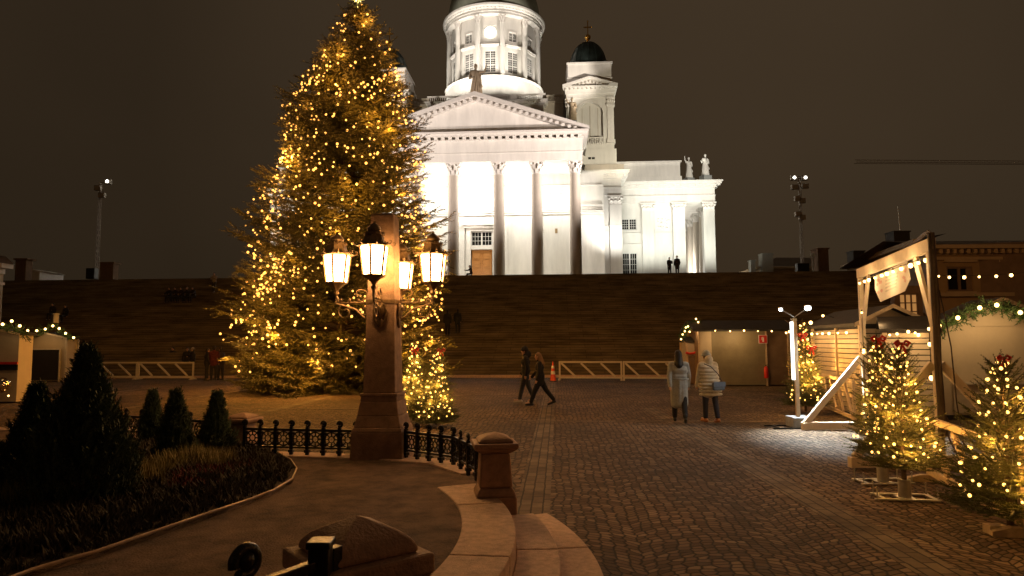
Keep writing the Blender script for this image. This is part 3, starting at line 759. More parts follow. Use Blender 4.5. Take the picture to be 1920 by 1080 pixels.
pc = part('drum_column', pl0, 'white', smooth=40)
cc = MB(); cp_ = capital_mb(r_*.88, zcapb, zcapt, 6); cc.add(cp_.v, cp_.f)
cco = cc.build('capital', M['whitestone'], pc)
for i in range(12):
    t = R(-90+15+30*i); loc = (RD*math.cos(t), VD+RD*math.sin(t), 0)
    if i == 0: pc.location = loc; pc.rotation_euler = (0,0,t)
    else: c_ = copy_part(pc, loc); c_.rotation_euler = (0,0,t)
RC = 8.05
zk = zcapt
dc = MB(); dc.lathe([(6.4,zk),(RD+.42,zk),(RD+.42,zk+.35),(RD+.5,zk+.4),(RD+.45,zk+.75),(RD+.62,zk+.8),(RC-.12,zk+1.0),(RC,zk+1.15),(RC+.03,zk+1.45),(RC-.2,zk+1.5),(7.1,zk+1.6),(7.0,zk+2.3)], 96, (0,VD,0), cap=False)
part('drum_cornice', dc, 'white', smooth=30)
dn = MB()
for i in range(90):
    t = 2*math.pi*i/90; Mx = Matrix.Translation((0,VD,0)) @ Matrix.Rotation(t,4,'Z'); dn.box(RD+.55, RC-.16, -.13, .13, zk+.76, zk+.93, Mx)
part('drum_dentils', dn, 'whitestone')
gd = MB(); rg = 7.25; gd.lathe([(rg,zk+1.62),(rg,zk+2.2)]+[(rg*math.cos(math.pi/2*k/14)+.0, zk+2.2+8.6*math.sin(math.pi/2*k/14)) for k in range(1,14)]+[(.6,zk+10.8),(.6,zk+12.5),(.1,zk+14)], 64, (0,VD,0))
part('great_dome', gd, 'copperdome', smooth=40)
ck = MB(); zc1 = zfr(60.5, RW); ck.lathe([(.86,0),(.86,.08)], 40, (0,0,0), M=TD(0) @ Matrix.Translation((0,-RW-.04,zc1)) @ Matrix.Rotation(R(90),4,'X'))
cko = part('clock', ck, 'clock')
cs = MB(); cs.box(-1.02,1.02,-RW+.05,-RW+.12,zfr(72.5,RW),zfr(48,RW),TD(0)); part('clock_panel', cs, 'whitestone')
hd_ = MB(); hd_.box(-.025,.025,-RW-.14,-RW-.125,zc1,zc1+.66,TD(0)); hd_.box(-.03,.03,-.01,.01,0,.45,TD(0) @ Matrix.Translation((0,-RW-.135,zc1)) @ Matrix.Rotation(R(100),4,'Y'))
hd_.build('clock_hands', M['bronze'], cko)

# floodlights of the cathedral
def cl(u, v, z): return CO + U*u + V*v + Vector((0,0,z))
CW = (1,.93,.82)
for u in (-10.8,-7,-3.2,0,3.2,7,10.8):
    lamp('POINT', 'portico_flood', cl(u, 2.6, 11.4), (1,.96,.84), 560, .4)
    lamp('POINT', 'portico_flood', cl(u, 1.9, 2.6), (1,.92,.74), 120, .5)
for u in (-17, 17):
    lamp('SPOT', 'block_flood', cl(u, VM-5.5, 5.0), (1,.97,.88), 2900, .4, cl(u, VM, 13.0), 130, .9)
    lamp('SPOT', 'block_flood', cl(u, VM-9, 2.0), (1,.90,.74), 600, .4, cl(u, VM, 5.0), 100, 1.0)
for s_ in (-1,1):
    for u in (21, 26, 31):
        lamp('SPOT', 'arm_flood', cl(s_*u, VA-7.5, 3.0), (.98,1,.87), 2700, .4, cl(s_*u, VA, 14.5), 120, .9)
    lamp('POINT', 'end_portico_flood', cl(s_*(ua1-3.0), VA+9, 4.5), (1,.95,.85), 1800, .3)
    lamp('SPOT', 'tower_flood', cl(s_*22, VM-14.0, 13), (1,.90,.68), 11500, .4, cl(s_*tcx, tc_v, zm_top+8), 50, .8)
for a in (-90,-70,-110,-48,-132,-22,-158):
    t = R(a); lamp('SPOT', 'drum_flood', cl(11.5*math.cos(t), VD+11.5*math.sin(t), zbase-.8), (1,.92,.80), 2000, .3, cl(6.6*math.cos(t), VD+6.6*math.sin(t), zst+7.5), 110, .9)
# warm floods on the lamp masts light the facade, the drum and the statues
for q_ in (P(196, 345, 66), P(1494, 337, 66)):
    lamp('SPOT', 'facade_flood', q_, (1,.86,.77), 76000, .5, cl(0, 0, 16.8), 40, 1.0)
    lamp('SPOT', 'drum_mast_flood', q_, (1,.88,.76), 70000, .5, cl(0, VD-6, zst+7), 17, .5)
lamp('SPOT', 'wing_mast_flood', P(1494, 337, 66), (1,.93,.8), 26000, .5, cl(26, VA, 16.5), 34, .8)
lamp('SPOT', 'wing_mast_flood', P(196, 345, 66), (1,.93,.8), 26000, .5, cl(-26, VA, 16.5), 34, .8)
#@@END

#@@PEOPLE
# ------------------------------------------------------------------ people and statues
def caps(mb, p, q, r1, r2, n=10):
    p = Vector(p); q = Vector(q); d = (q-p); L = d.length
    if L < 1e-5: d = Vector((0,0,1))
    d.normalize()
    pts = []; rad = []
    for k in range(4): a = math.pi/2*(k+.3)/4; pts.append(p-d*r1*math.cos(a)); rad.append(r1*math.sin(a))
    pts.append(p); rad.append(r1); pts.append(q); rad.append(r2)
    for k in range(3,-1,-1): a = math.pi/2*(k+.3)/4; pts.append(q+d*r2*math.cos(a)); rad.append(r2*math.sin(a))
    mb.path(pts, rad, n)
def remesh(o, vox, sm=2):
    r = o.modifiers.new('Remesh', 'REMESH'); r.mode = 'VOXEL'; r.voxel_size = vox; r.use_smooth_shade = True
    s = o.modifiers.new('Smooth', 'SMOOTH'); s.iterations = sm; s.factor = .5
    return o
cloth_cache = {}
def cloth(col, rough=.85):
    k = tuple(col)
    if k not in cloth_cache: cloth_cache[k] = mat('cloth', col, rough, .2, 12, .3, 60)
    return cloth_cache[k]
def figure(loc, face, ht, label, top, trouser, hair, shoes=(.03,.025,.02), coat=.62, legs=(.0,.0), knees=(0,0), arms=(.1,-.1), elbows=(.2,.2),
           lean=0.0, hat=None, longhair=False, vox=.014, puff=False, sit=False, group=None, hood=False, belt=False, wide=1.0, cat='person'):
    """face: heading angle (0 = towards +Y).  legs: swing angles (left,right), forwards positive"""
    s = ht/1.75
    body = MB(); tr = MB(); ct = MB(); hr = MB(); shs = [MB(), MB()]
    Lr = Matrix.Rotation(-lean, 4, 'X')
    hipz = .50 if sit else .92
    pel = Vector((0,0,hipz)); up = lambda x, y, z: (Lr @ Vector((x, y, z-.92))) + pel
    foots = []
    for i, sx in enumerate((-1, 1)):
        hip = pel+Vector((sx*.095, 0, 0)); a = legs[i]; kn = knees[i]
        if sit: a = 1.45; kn = 1.45
        k = hip+Vector((sx*.01, math.sin(a)*.43, -math.cos(a)*.43)); a2 = a-kn
        an = k+Vector((0, math.sin(a2)*.42, -math.cos(a2)*.42))
        caps(body, hip, k, .082, .055); caps(body, k, an, .053, .036)
        caps(tr, hip, k, .105*wide, .078*wide); caps(tr, k, an+Vector((0,0,.05)), .076*wide, .062*wide)
        fa = a2 if a2 < 0 else 0
        fd = Vector((sx*.02, math.cos(fa*.6)*.17, math.sin(fa*.8)*.17))
        sh = shs[i]; caps(sh, an+Vector((0,-.05,-.035)), an+fd+Vector((0,0,-.045)), .045, .036); caps(sh, an+Vector((0,0,.08)), an, .055, .05)
        caps(body, an, an+fd, .03, .025)
        foots.append(min(an.z-.09, (an+fd).z-.09))
    caps(tr, pel+Vector((-.07,0,.04)), pel+Vector((.07,0,.04)), .13, .13)
    caps(body, pel+Vector((-.05,0,0)), pel+Vector((.05,0,0)), .11, .11)
    caps(body, up(0,0,.95), up(0,.01,1.30), .11, .13); caps(body, up(-.13,0,1.42), up(.13,0,1.42), .04, .04)
    caps(body, up(0,0,1.42), up(0,.02,1.55), .055, .05)
    hc = up(0,.035,1.64)
    body.ball(hc, .098, 16, 10, (.82,.98,1.15)); body.ball(hc+Vector((0,.02,-.06)), .07, 12, 8, (.85,.95,1))
    caps(body, hc+Vector((0,.085,.005)), hc+Vector((0,.105,-.02)), .012, .016, 6)
    for sx in (-1,1): body.ball(hc+Vector((sx*.082,0,-.005)), .026, 8, 6, (.5,.8,1.2))
    # coat
    bulk = 1.15 if puff else 1.0
    for (z, rx) in ((.98,.15),(1.12,.145),(1.28,.165)): 
        caps(ct, up(-.07,0,z), up(.07,0,z), rx*bulk*.92, rx*bulk*.92)
    caps(ct, up(-.15,0,1.41), up(.15,0,1.41), .085*bulk, .085*bulk); caps(ct, up(0,0,1.45), up(0,.01,1.52), .09, .075)
    if hood: caps(ct, up(0,-.06,1.50), up(0,-.08,1.54), .11, .11)
    zb = .95-coat*.9 if not sit else None
    if coat > .1 and not sit:
        mid = Vector((0, (math.sin(legs[0])+math.sin(legs[1]))*.12*coat, 0)); sp = abs(math.sin(legs[0])-math.sin(legs[1]))*.22*coat
        for sx in (-1,1):
            caps(ct, up(sx*.075,0,1.0), Vector((sx*(.075+.015*coat),0,zb+.1))+mid+Vector((0,sp*(1 if legs[(sx+1)//2] > legs[(1-sx)//2] else -1)*.5,0)), .14*bulk, (.115+.015*coat)*bulk, 12)
        caps(ct, up(0,0,1.0), Vector((0,0,zb+.12))+mid, .16*bulk, (.135+.01*coat)*bulk, 12)
    for i, sx in enumerate((-1, 1)):
        shd = up(sx*.185, 0, 1.41); a = arms[i]; e = elbows[i]
        el = shd+Vector((sx*.055, math.sin(a)*.28, -math.cos(a)*.28)); wr = el+Vector((-sx*.01-sx*max(0,e-.9)*.12, math.sin(a+e)*.25, -math.cos(a+e)*.25))
        caps(body, shd, el, .048, .038); caps(body, el, wr, .037, .026)
        caps(ct, shd, el, .075*bulk, .062*bulk); caps(ct, el, wr, .06*bulk, .05*bulk)
        hd = (wr-el).normalized(); h0 = wr+hd*.07
        caps(body, wr, h0, .028, .034)
        if vox < .02:
            for f in range(4):
                fx = (f-1.5)*.019; b0 = h0+Vector((0,fx,0)); L1 = (.036,.04,.038,.03)[f]
                m1 = b0+hd*L1+Vector((-sx*.006,0,0)); caps(body, b0, m1, .010, .009, 6); caps(body, m1, m1+hd*L1*.7+Vector((-sx*.014,0,0)), .009, .008, 6)
            caps(body, wr+hd*.02+Vector((0,.02,0)), wr+hd*.06+Vector((-sx*.01,.045,0)), .011, .010, 6)
        else: caps(body, h0, h0+hd*.07, .03, .018)
    hr.ball(hc+Vector((0,-.022,.022)), .108, 16, 10, (.88,.98,1.1))
    if longhair:
        caps(hr, hc+Vector((0,-.05,.0)), up(0,-.11,1.40), .095, .085); caps(hr, hc+Vector((-.05,-.03,-.05)), up(-.07,-.06,1.42), .05, .05); caps(hr, hc+Vector((.05,-.03,-.05)), up(.07,-.06,1.42), .05, .05)
    dz = -min(foots) if not sit else 0
    Mx = Matrix.Scale(s, 4) @ Matrix.Translation((0,0,dz))
    for q in (body,tr,ct,hr,*shs): q.v = [tuple(Mx @ Vector(p)) for p in q.v]
    bo = body.build('person' if cat == 'person' else 'statue', M['skin'] if cat == 'person' else M['zinc_dim']); remesh(bo, vox*s, 1)
    bo.location = loc; bo.rotation_euler = (0,0,face); tag(bo, label, cat, group)
    remesh(tr.build('trousers', cloth(trouser), bo), vox*s); 
    c = remesh(ct.build('coat', cloth(top), bo), vox*s)
    if puff:
        pb = MB()
        for k in range(9):
            z = (zb if zb is not None else .9)+.06+k*(1.42-(zb or .9))/9.5; cc_ = up(0,0,z)
            rx = .275 if z < .95 else .24
            pb.path([(cc_.x+rx*math.cos(t*math.pi/10), cc_.y+.155*bulk*math.sin(t*math.pi/10), cc_.z) for t in range(20)]+[(cc_.x+rx,cc_.y,cc_.z)], .028, 6, False)
        pb.v = [tuple(Mx @ Vector(p)) for p in pb.v]; pb.build('quilting', cloth(top), c, smooth=60)
    if belt:
        pb = MB(); cc_ = up(0,0,1.06); pb.path([(cc_.x+.235*math.cos(t*math.pi/10), cc_.y+.16*math.sin(t*math.pi/10), cc_.z) for t in range(21)], .018, 6, False)
        pb.v = [tuple(Mx @ Vector(p)) for p in pb.v]; pb.build('belt', cloth(top), c, smooth=60)
    remesh(hr.build('hair', cloth(hair, .6), bo), vox*s)
    for sh in shs: remesh(sh.build('shoe', cloth(shoes, .5), bo), vox*s)
    if hat:
        h2 = MB(); h2.ball(hc+Vector((0,-.01,.045)), .115, 16, 10, (.9,1,1)); h2.path([(hc.x+.104*math.cos(t*math.pi/8), hc.y-.01+.112*math.sin(t*math.pi/8), hc.z+.03) for t in range(17)], .02, 6, False)
        h2.v = [tuple(Mx @ Vector(p)) for p in h2.v]; h2.build('hat', cloth(hat), bo, smooth=60)
    # eyes
    if vox < .02:
        ey = MB()
        for sx in (-1,1): ey.ball(Mx @ (hc+Vector((sx*.032,.086,.012))), .011*s, 8, 6)
        ey.build('eyes', M['dark'], bo, smooth=60)
    return bo

BLK = (.018,.017,.018)
PW = -math.pi/2   # not used
def gz(x, y, z=0): p = G(x, y, z); return (p.x, p.y, z)
LEFT = math.pi/2; 
figure(gz(986,757), LEFT, 1.80, 'man in black hooded jacket and grey trousers walking left, white trainers', (.012,.012,.016), (.035,.038,.05), (.02,.014,.01), shoes=(.5,.45,.42),
       coat=.12, legs=(.28,-.22), knees=(.1,.15), arms=(-.15,.12), elbows=(.3,.3), hood=True, hat=(.012,.012,.014), vox=.013)
figure(gz(1013,761), LEFT, 1.68, 'blond woman in long black jacket striding left beside the cone', (.012,.011,.012), (.012,.012,.014), (.22,.12,.05), shoes=BLK,
       coat=.3, legs=(.42,-.48), knees=(.12,.12), arms=(.05,.25), elbows=(.25,.5), longhair=True, vox=.013, lean=.05, wide=1.1)
figure(gz(1275,794), R(-8), 1.74, 'woman with long black hair in long grey belted coat walking away', (.36,.38,.37), (.02,.02,.02), (.012,.01,.01), shoes=BLK,
       coat=.66, legs=(.22,-.2), knees=(.05,.25), arms=(-.3,.1), elbows=(.1,.1), longhair=True, vox=.013, belt=True)
figure(gz(1333,794), R(12), 1.72, 'person in cream quilted coat, grey beanie and tan boots walking away', (.72,.66,.52), (.03,.03,.045), (.10,.08,.06), shoes=(.42,.16,.05),
       coat=.36, legs=(.12,-.14), knees=(.1,.1), arms=(.15,.05), elbows=(.3,.15), hat=(.40,.46,.50), puff=True, lean=.16, vox=.013, hood=True)
# shoulder bag on the cream coat
bp_ = Vector(gz(1333,794)); bag = thing('shoulder_bag', 'blue grey shoulder bag hanging on the back of the cream quilted coat', 'bag', (bp_.x+.13, bp_.y-.27, .93), R(12))
b = MB(); b.box(-.15,.15,-.05,.05,-.11,.09); b.build('bag_body', cloth((.10,.14,.20),.5), bag, bevel=.03)
b = MB(); b.box(-.155,.155,-.062,-.05,-.02,.095); b.build('flap', cloth((.13,.18,.26),.5), bag, bevel=.005)
b = MB(); b.path([(.1,.0,.09),(.0,.0,.28),(-.16,.05,.46),(-.30,.13,.53)], .011, 6); b.build('strap', cloth((.12,.10,.09)), bag)

TE = lambda x, dv=2.2: plane(x, 512, V*(VT+dv), V)
for x, hh, lab, fc, arm in ((1255.5,1.70,'dark figure with raised hands on terrace, left of the pair by the end portico',R(200),(1.3,1.9)),(1270,1.84,'taller dark figure on terrace, right of the pair by the end portico',R(160),(.2,.6))):
    p = TE(x); figure((p.x,p.y,ZT-.004), fc, hh, lab, BLK, BLK, BLK, coat=.42, legs=(.05,-.05), arms=(arm[0]*.4,.1), elbows=(arm[1],.4), vox=.03)
p = plane(882, 515, V*(VT+3), V)
figure((p.x+.1,p.y,ZT-.004), R(95), 1.75, 'person sitting on terrace ground before the wooden cathedral door', (.03,.02,.018), (.03,.02,.018), (.02,.015,.012), sit=True, coat=.1, vox=.03, arms=(.9,1.0), elbows=(.6,.6), lean=.2)
ppl = [(237,702,'person in dark coat standing behind the left stretch of white barrier',R(150),1.72,(.022,.018,.016)),
       (323,703,'person in navy coat holding a phone behind the white barrier',R(170),1.78,(.02,.02,.028)),
       (350,705,'person in dark hood, left of the pair at the end of the left barrier',R(200),1.76,(.02,.017,.016)),
       (361,705,'person in pale cap, right of the pair at the end of the left barrier',R(120),1.74,(.03,.026,.026)),
       (387,714,'person in black coat left of the red jacket near big tree',R(-60),1.74,(.016,.013,.012)),
       (400,714,'person in dark red jacket standing beside the big tree',R(20),1.85,(.07,.008,.006)),
       (413,713,'person in brown black coat between red jacket and big tree',R(70),1.8,(.022,.013,.01))]
for x, y, lab, fc, hh, col in ppl:
    figure(gz(x,y), fc, hh, lab, col, (.018,.015,.015), (.02,.014,.01), coat=.25, legs=(.06,-.06), arms=(.1,.15), elbows=(.5,.9 if 'phone' in lab else .2), hood='hood' in lab, hat=(.35,.3,.25) if 'cap' in lab else None, vox=.024)
def stairpt(x, y):
    p = S(x, y); i = int(((p.dot(V))-v0)/TR); return (p.x, p.y, RI*(i+1))
figure(stairpt(401,553), R(180), 1.75, 'person in pale grey jacket walking down near the top of the stairs', (.32,.27,.22), (.03,.025,.02), (.03,.02,.015), coat=.1, legs=(.2,-.2), arms=(.6,.6), elbows=(1.3,1.3), vox=.03)
for k, x in enumerate((318,329,341,352,363)):
    lab = ['leftmost person sitting in the dark row on the stairs','person sitting second from left in the row on the stairs','person sitting in the middle of the row on the stairs','person sitting second from right in the row on the stairs','rightmost person sitting in the row on the stairs'][k]
    q = stairpt(x, 567); figure((q[0],q[1],q[2]-.1), R(180+random.uniform(-25,25)), 1.7, lab, (.016+.006*(k%3),.013,.013), (.02,.016,.014), (.015,.01,.008) if k != 3 else (.3,.2,.12), sit=True, coat=.1, vox=.032, arms=(.7,.8), elbows=(.6,.5), lean=.15, group='people sitting on the stairs')
figure(stairpt(839,634), R(0), 1.75, 'dark figure climbing the stairs, left of two beside the lamp', (.03,.026,.018), (.024,.02,.014), (.02,.014,.01), coat=.3, legs=(.25,-.2), vox=.03)
figure(stairpt(858,630), R(5), 1.66, 'dark figure climbing the stairs, right of two beside the lamp', (.026,.026,.022), (.024,.022,.016), (.02,.014,.01), coat=.35, legs=(-.2,.25), vox=.03)
figure(stairpt(98,602), R(180), 1.7, 'left of two dark figures sitting on the stairs above left stall', (.02,.016,.013), (.018,.014,.012), (.015,.01,.008), sit=True, coat=.1, vox=.032)
figure(stairpt(122,604), R(170), 1.7, 'right of two dark figures sitting on the stairs above left stall', (.016,.013,.011), (.018,.014,.012), (.015,.01,.008), sit=True, coat=.1, vox=.032)

# statues
def statue(loc, face, ht, label, plinth, matk='zinc_dim', raised=0, col=(.62,.54,.44)):
    s = ht/3.0; root = thing('statue', label, 'statue', loc, face)
    p = MB(); pw, ph = plinth; p.box(-pw,pw,-pw,pw,0,ph); p.box(-pw-.08,pw+.08,-pw-.08,pw+.08,0,.15); p.build('plinth', M['plinthgrey'], root, bevel=.02)
    b = MB(); z = ph
    Q = lambda x, y, zz: Vector((x*s, y*s, z+zz*s))
    caps(b, Q(0,0,.2), Q(0,0,1.5), .42*s, .30*s, 14); caps(b, Q(-.1,0,1.5), Q(.1,.02,2.2), .28*s, .27*s, 14); caps(b, Q(-.3,0,2.28), Q(.3,0,2.28), .15*s, .15*s)
    caps(b, Q(0,0,2.3), Q(0,.03,2.6), .10*s, .09*s); b.ball(Q(0,.05,2.78), .19*s, 12, 9, (.85,.95,1.15)); caps(b, Q(0,.1,2.66), Q(0,.16,2.52), .09*s, .04*s)
    if raised == 1: caps(b, Q(.38,0,2.28), Q(.62,.1,2.5), .12*s, .09*s); caps(b, Q(.62,.1,2.5), Q(.70,.15,3.05), .09*s, .06*s)
    elif raised == 2: caps(b, Q(-.38,0,2.28), Q(-.78,.15,2.25), .12*s, .09*s); caps(b, Q(-.78,.15,2.25), Q(-.95,.3,2.75), .09*s, .06*s)
    else: caps(b, Q(.38,0,2.28), Q(.55,.05,1.8), .13*s, .1*s); caps(b, Q(.55,.05,1.8), Q(.78,.2,1.95), .09*s, .06*s)
    q = -1 if raised != 2 else 1
    caps(b, Q(q*.38,0,2.28), Q(q*.5,.05,1.75), .14*s, .11*s); caps(b, Q(q*.5,.05,1.75), Q(q*.2,.35,1.7), .1*s, .07*s)
    for k in range(13):
        t = 2*math.pi*k/13+.2; r0 = .42+random.uniform(0,.06); r1 = .27
        caps(b, Q(r0*math.cos(t), r0*math.sin(t), .05), Q(r1*math.cos(t+.35), r1*math.sin(t+.35), random.uniform(1.4,2.1)), .09*s, .05*s, 8)
    caps(b, Q(.25,-.1,2.25), Q(-.4,.05,1.0), .16*s, .2*s); caps(b, Q(-.3,-.2,2.2), Q(-.42,-.2,.3), .14*s, .16*s)
    remesh(b.build('figure', M[matk], root), .035, 2)
    return root
def cloc(u, v, z): p = cl(u, v, z); return (p.x, p.y, p.z)
FR = -AL+math.pi
statue(cloc(B(892,185,1.0)[0], 1.0, zap+.33), FR, 4.3, 'robed statue with raised arm on top of the portico pediment', (.7,.15), raised=2, matk='zinc_dim')
u_, z_ = B(1073,238,7); statue(cloc(u_, 7.0, z_-.6), FR, 3.2, 'robed statue standing beside the right bell tower', (.6,1.3), raised=1)
statue(cloc(B(522,240,7)[0] if False else -u_, 7.0, z_-.6), FR, 3.2, 'robed statue beside the left bell tower, behind big tree', (.6,.7), raised=0)
for x, r, lab in ((1291,1,'white statue with raised arm, left of two on right wing roof'),(1322,0,'white statue holding out one hand, right of two on right wing roof')):
    v_ = VA+3.2 if x == 1291 else VA+.4
    uu = B(x, 300, v_)[0]; z0_ = za_top; ps = 1.0
    statue(cloc(uu, v_, z0_), FR+R(20), 3.1, lab, (.62,.9 if x == 1322 else 1.25), 'white', raised=r)
statue(cloc(-ua1+1.2, VA+.4, za_top), FR, 3.1, 'white statue on plinth at the end of left wing roof', (.62,.9), 'white', raised=1)
#@@END

#@@TREES
# ------------------------------------------------------------------ conifers
def sprig(L=.5, n=16, nl=.12, nw=.03, seed=0, flat=.5):
    rng = np.random.RandomState(seed); V_ = []; F_ = []
    V_ += [(-.006,0,0),(.006,0,0),(0,L,0)]; F_.append((0,1,2))
    for i in range(n):
        t = (i+.5)/n; y = L*t; a = rng.uniform(0, 2*np.pi); dx, dz = np.cos(a), np.sin(a)*flat
        ll = nl*(1.15-.5*t)*rng.uniform(.7,1.2); w2 = nw*.5
        tip = (dx*ll*.75, y+ll*.65, dz*ll*.75); b0 = (-w2*dz, y-w2, w2*dx); b1 = (w2*dz, y+w2, -w2*dx)
        k = len(V_); V_ += [b0, b1, tip]; F_.append((k,k+1,k+2))
    return np.array(V_, dtype=np.float32), np.array(F_, dtype=np.int32)
def scatter(name, templates, mats, matl, parent=None):
    """mats: list of (template index, 4x4 numpy)"""
    Vs = []; Fs = []; off = 0
    by = {}
    for k, m_ in mats: by.setdefault(k, []).append(m_)
    for k, ms in by.items():
        tv, tf = templates[k]; A = np.stack(ms); nI = len(ms)
        hv = np.concatenate([tv, np.ones((len(tv),1), np.float32)], 1)
        vv = np.einsum('nij,kj->nki', A[:, :3, :], hv).reshape(-1,3)
        ff = (tf[None] + (np.arange(nI)*len(tv))[:,None,None]).reshape(-1,3) + off
        Vs.append(vv); Fs.append(ff); off += len(vv)
    Vv = np.concatenate(Vs).astype(np.float32); Ff = np.concatenate(Fs).astype(np.int32)
    me = bpy.data.meshes.new(name); me.vertices.add(len(Vv)); me.vertices.foreach_set('co', Vv.ravel())
    me.loops.add(len(Ff)*3); me.loops.foreach_set('vertex_index', Ff.ravel()); me.polygons.add(len(Ff))
    me.polygons.foreach_set('loop_start', np.arange(0, len(Ff)*3, 3, dtype=np.int32)); me.update(calc_edges=True)
    me.materials.append(matl); o = bpy.data.objects.new(name, me); C.objects.link(o)
    if parent: o.parent = parent
    return o
def frame(pos, d, scale, roll=0.0, rng=None):
    d = np.array(d, dtype=float); d /= np.linalg.norm(d)
    a = np.cross(d, [0,0,1.]); 
    if np.linalg.norm(a) < 1e-3: a = np.array([1.,0,0])
    a /= np.linalg.norm(a); b_ = np.cross(a, d)
    c_, s_ = math.cos(roll), math.sin(roll); a2 = a*c_+b_*s_; b2 = -a*s_+b_*c_
    m_ = np.eye(4); m_[:3,0] = a2*scale; m_[:3,1] = d*scale; m_[:3,2] = b2*scale; m_[:3,3] = pos; return m_

tree_mats = {}
def bulbmesh(r, matn):
    b = MB(); b.ball((0,0,0), r, 6, 4); me = bpy.data.meshes.new('bulb'); me.from_pydata(b.v, [], b.f); me.materials.append(M[matn]); return me
def string_thing(label, loc, pts, r, matn='bulbtree', wire=None, cat='string lights', limit=100, name='string_lights', wr=.006, group=None, sockets=False, parent_mesh=None):
    root = thing(name, label, cat, loc, 0, group); bm_ = bulbmesh(r, matn); L0 = Vector(loc)
    order = sorted(range(len(pts)), key=lambda i: (Vector(pts[i])-CP).length)
    keep = set(order[:limit])
    rest = MB(); so = MB()
    for i, p in enumerate(pts):
        q = Vector(p)-L0
        if i in keep:
            o = bpy.data.objects.new('bulb', bm_); C.objects.link(o); o.parent = root; o.location = q; o.scale = [.72+.5*((i*37)%11)/10]*3
        else: rest.ball(q, r*(.72+.5*((i*37)%11)/10), 6, 4)
        if sockets: so.tube(q+Vector((0,0,r*.6)), q+Vector((0,0,r*.6+.045)), .017, .014, 6)
    if rest.v:
        o = rest.build('bulb', M[matn], root); o['kind'] = 'stuff'
    if sockets: so.build('sockets', M['blackcable'], root)
    if wire:
        wb = MB()
        for pl_ in wire: wb.path([Vector(p)-L0 for p in pl_], wr, 4)
        wb.build('wire', M['blackcable'], root)
    return root

# the big spruce
TY = 30.0
tb0 = P(634, 735, TY); tb = Vector((tb0.x, TY, 0)); ttop = P(672, 2, TY)
prof_px = [(0,2),(20,20),(50,44),(100,72),(150,100),(200,124),(250,136),(300,150),(350,163),(400,175),(450,190),(500,200),(550,207),(600,208),(650,205),(700,202),(740,190)]
zr = [(P(650,y,TY).z, r*TY/F) for y, r in prof_px][::-1]; zr[0] = (.0, zr[0][1])
def crown_r(z): return .90*crown_r0(z)
def crown_r0(z):
    for (z0,r0),(z1,r1) in zip(zr[:-1], zr[1:]):
        if z <= z1: return r0+(r1-r0)*(z-z0)/(z1-z0)
    return 0.05
HT = ttop.z
bigt = thing('spruce_tree', 'huge decorated spruce tree standing on the square before the stairs', 'tree', tb)
def axis(z): return np.array([(ttop.x-tb.x)*z/HT, 0, z])
rng = np.random.RandomState(3); temps = [sprig(.55, 20, .17, .036, s_, .6) for s_ in range(4)]
ms = []; br = MB(); tips = []; surf = []
z = .35
while z < HT-.3:
    Rz = crown_r(z); nb = int(9+Rz*2.2)
    ph = rng.uniform(0, 6.28)
    for k in range(nb):
        if rng.rand() < .10: continue
        az = ph+2*np.pi*k/nb+rng.uniform(-.16,.16); zz_ = z+rng.uniform(-.15,.15)
        bump_ = 1.03+.11*math.sin(az*3+z*1.3)+.07*math.sin(az*7+z*3.1)
        L = Rz*(bump_*rng.uniform(.86,1.0)+ (rng.uniform(.05,.17) if rng.rand() < .08 else 0)); 
        if L < .15: L = .15
        o_ = axis(zz_); dirh = np.array([math.cos(az), math.sin(az), 0]); 
        rise = .15 if z < 3 else .30; tipu = .40
        pts = []
        ns = max(3, int(L/.13))
        for i in range(ns+1):
            t = i/ns; h = L*(rise*t - .55*t*t*.9 + tipu*t**3) - .10*L
            if z < 1.5: h = max(h, .08-zz_)
            pts.append(o_+dirh*L*t+np.array([0,0,h]))
        br.path([Vector(p) for p in pts[::max(1,ns//5)]+[pts[-1]]], [max(.008,.035*(1-j/6)) for j in range(len(pts[::max(1,ns//5)])+1)], 4, False)
        for i in range(int(ns*.22), ns+1):
            t = i/ns; d = pts[min(i+1,ns)]-pts[max(i-1,0)]; d /= np.linalg.norm(d)+1e-6
            side = np.cross(d, [0,0,1.]); side /= np.linalg.norm(side)+1e-6
            wid = (1-t)**.6*.9+.22
            for q in ((-1,1) if i < ns else (0,)):
                a = rng.uniform(.55,1.0); dd_ = d*(.65)+side*q*a*1.0+np.array([0,0,rng.uniform(-.35,.10)])
                s1 = rng.uniform(.8,1.15)*min(1.35, .45+wid*.75)
                if z > HT-2.5: s1 *= .6
                ms.append((rng.randint(4), frame(pts[i]+rng.normal(0,.03,3), dd_, s1, rng.uniform(-.6,.6))))
            if t > .35 and rng.rand() < .5: ms.append((rng.randint(4), frame(pts[i], d+np.array([0,0,rng.uniform(-.9,.5)]), rng.uniform(.6,.95), rng.uniform(0,3))))
        for t in (rng.uniform(.75,.97), rng.uniform(.55,1.0)):
            surf.append((o_+dirh*L*t+np.array([0,0, L*(rise*t-.5*t*t+tipu*t**3)-.1*L+.05]), az))
    z += .27+.10*rng.rand() if z > 2 else .2
scatter('crown', temps, ms, M['needle'], bigt)
tk = MB(); tk.path([Vector(axis(z)) for z in np.linspace(0, HT-.2, 12)], list(np.linspace(.24,.03,12)), 10); tr_ = tk.build('trunk', M['bark'], bigt, smooth=60)
br.build('limbs', M['bark'], tr_)
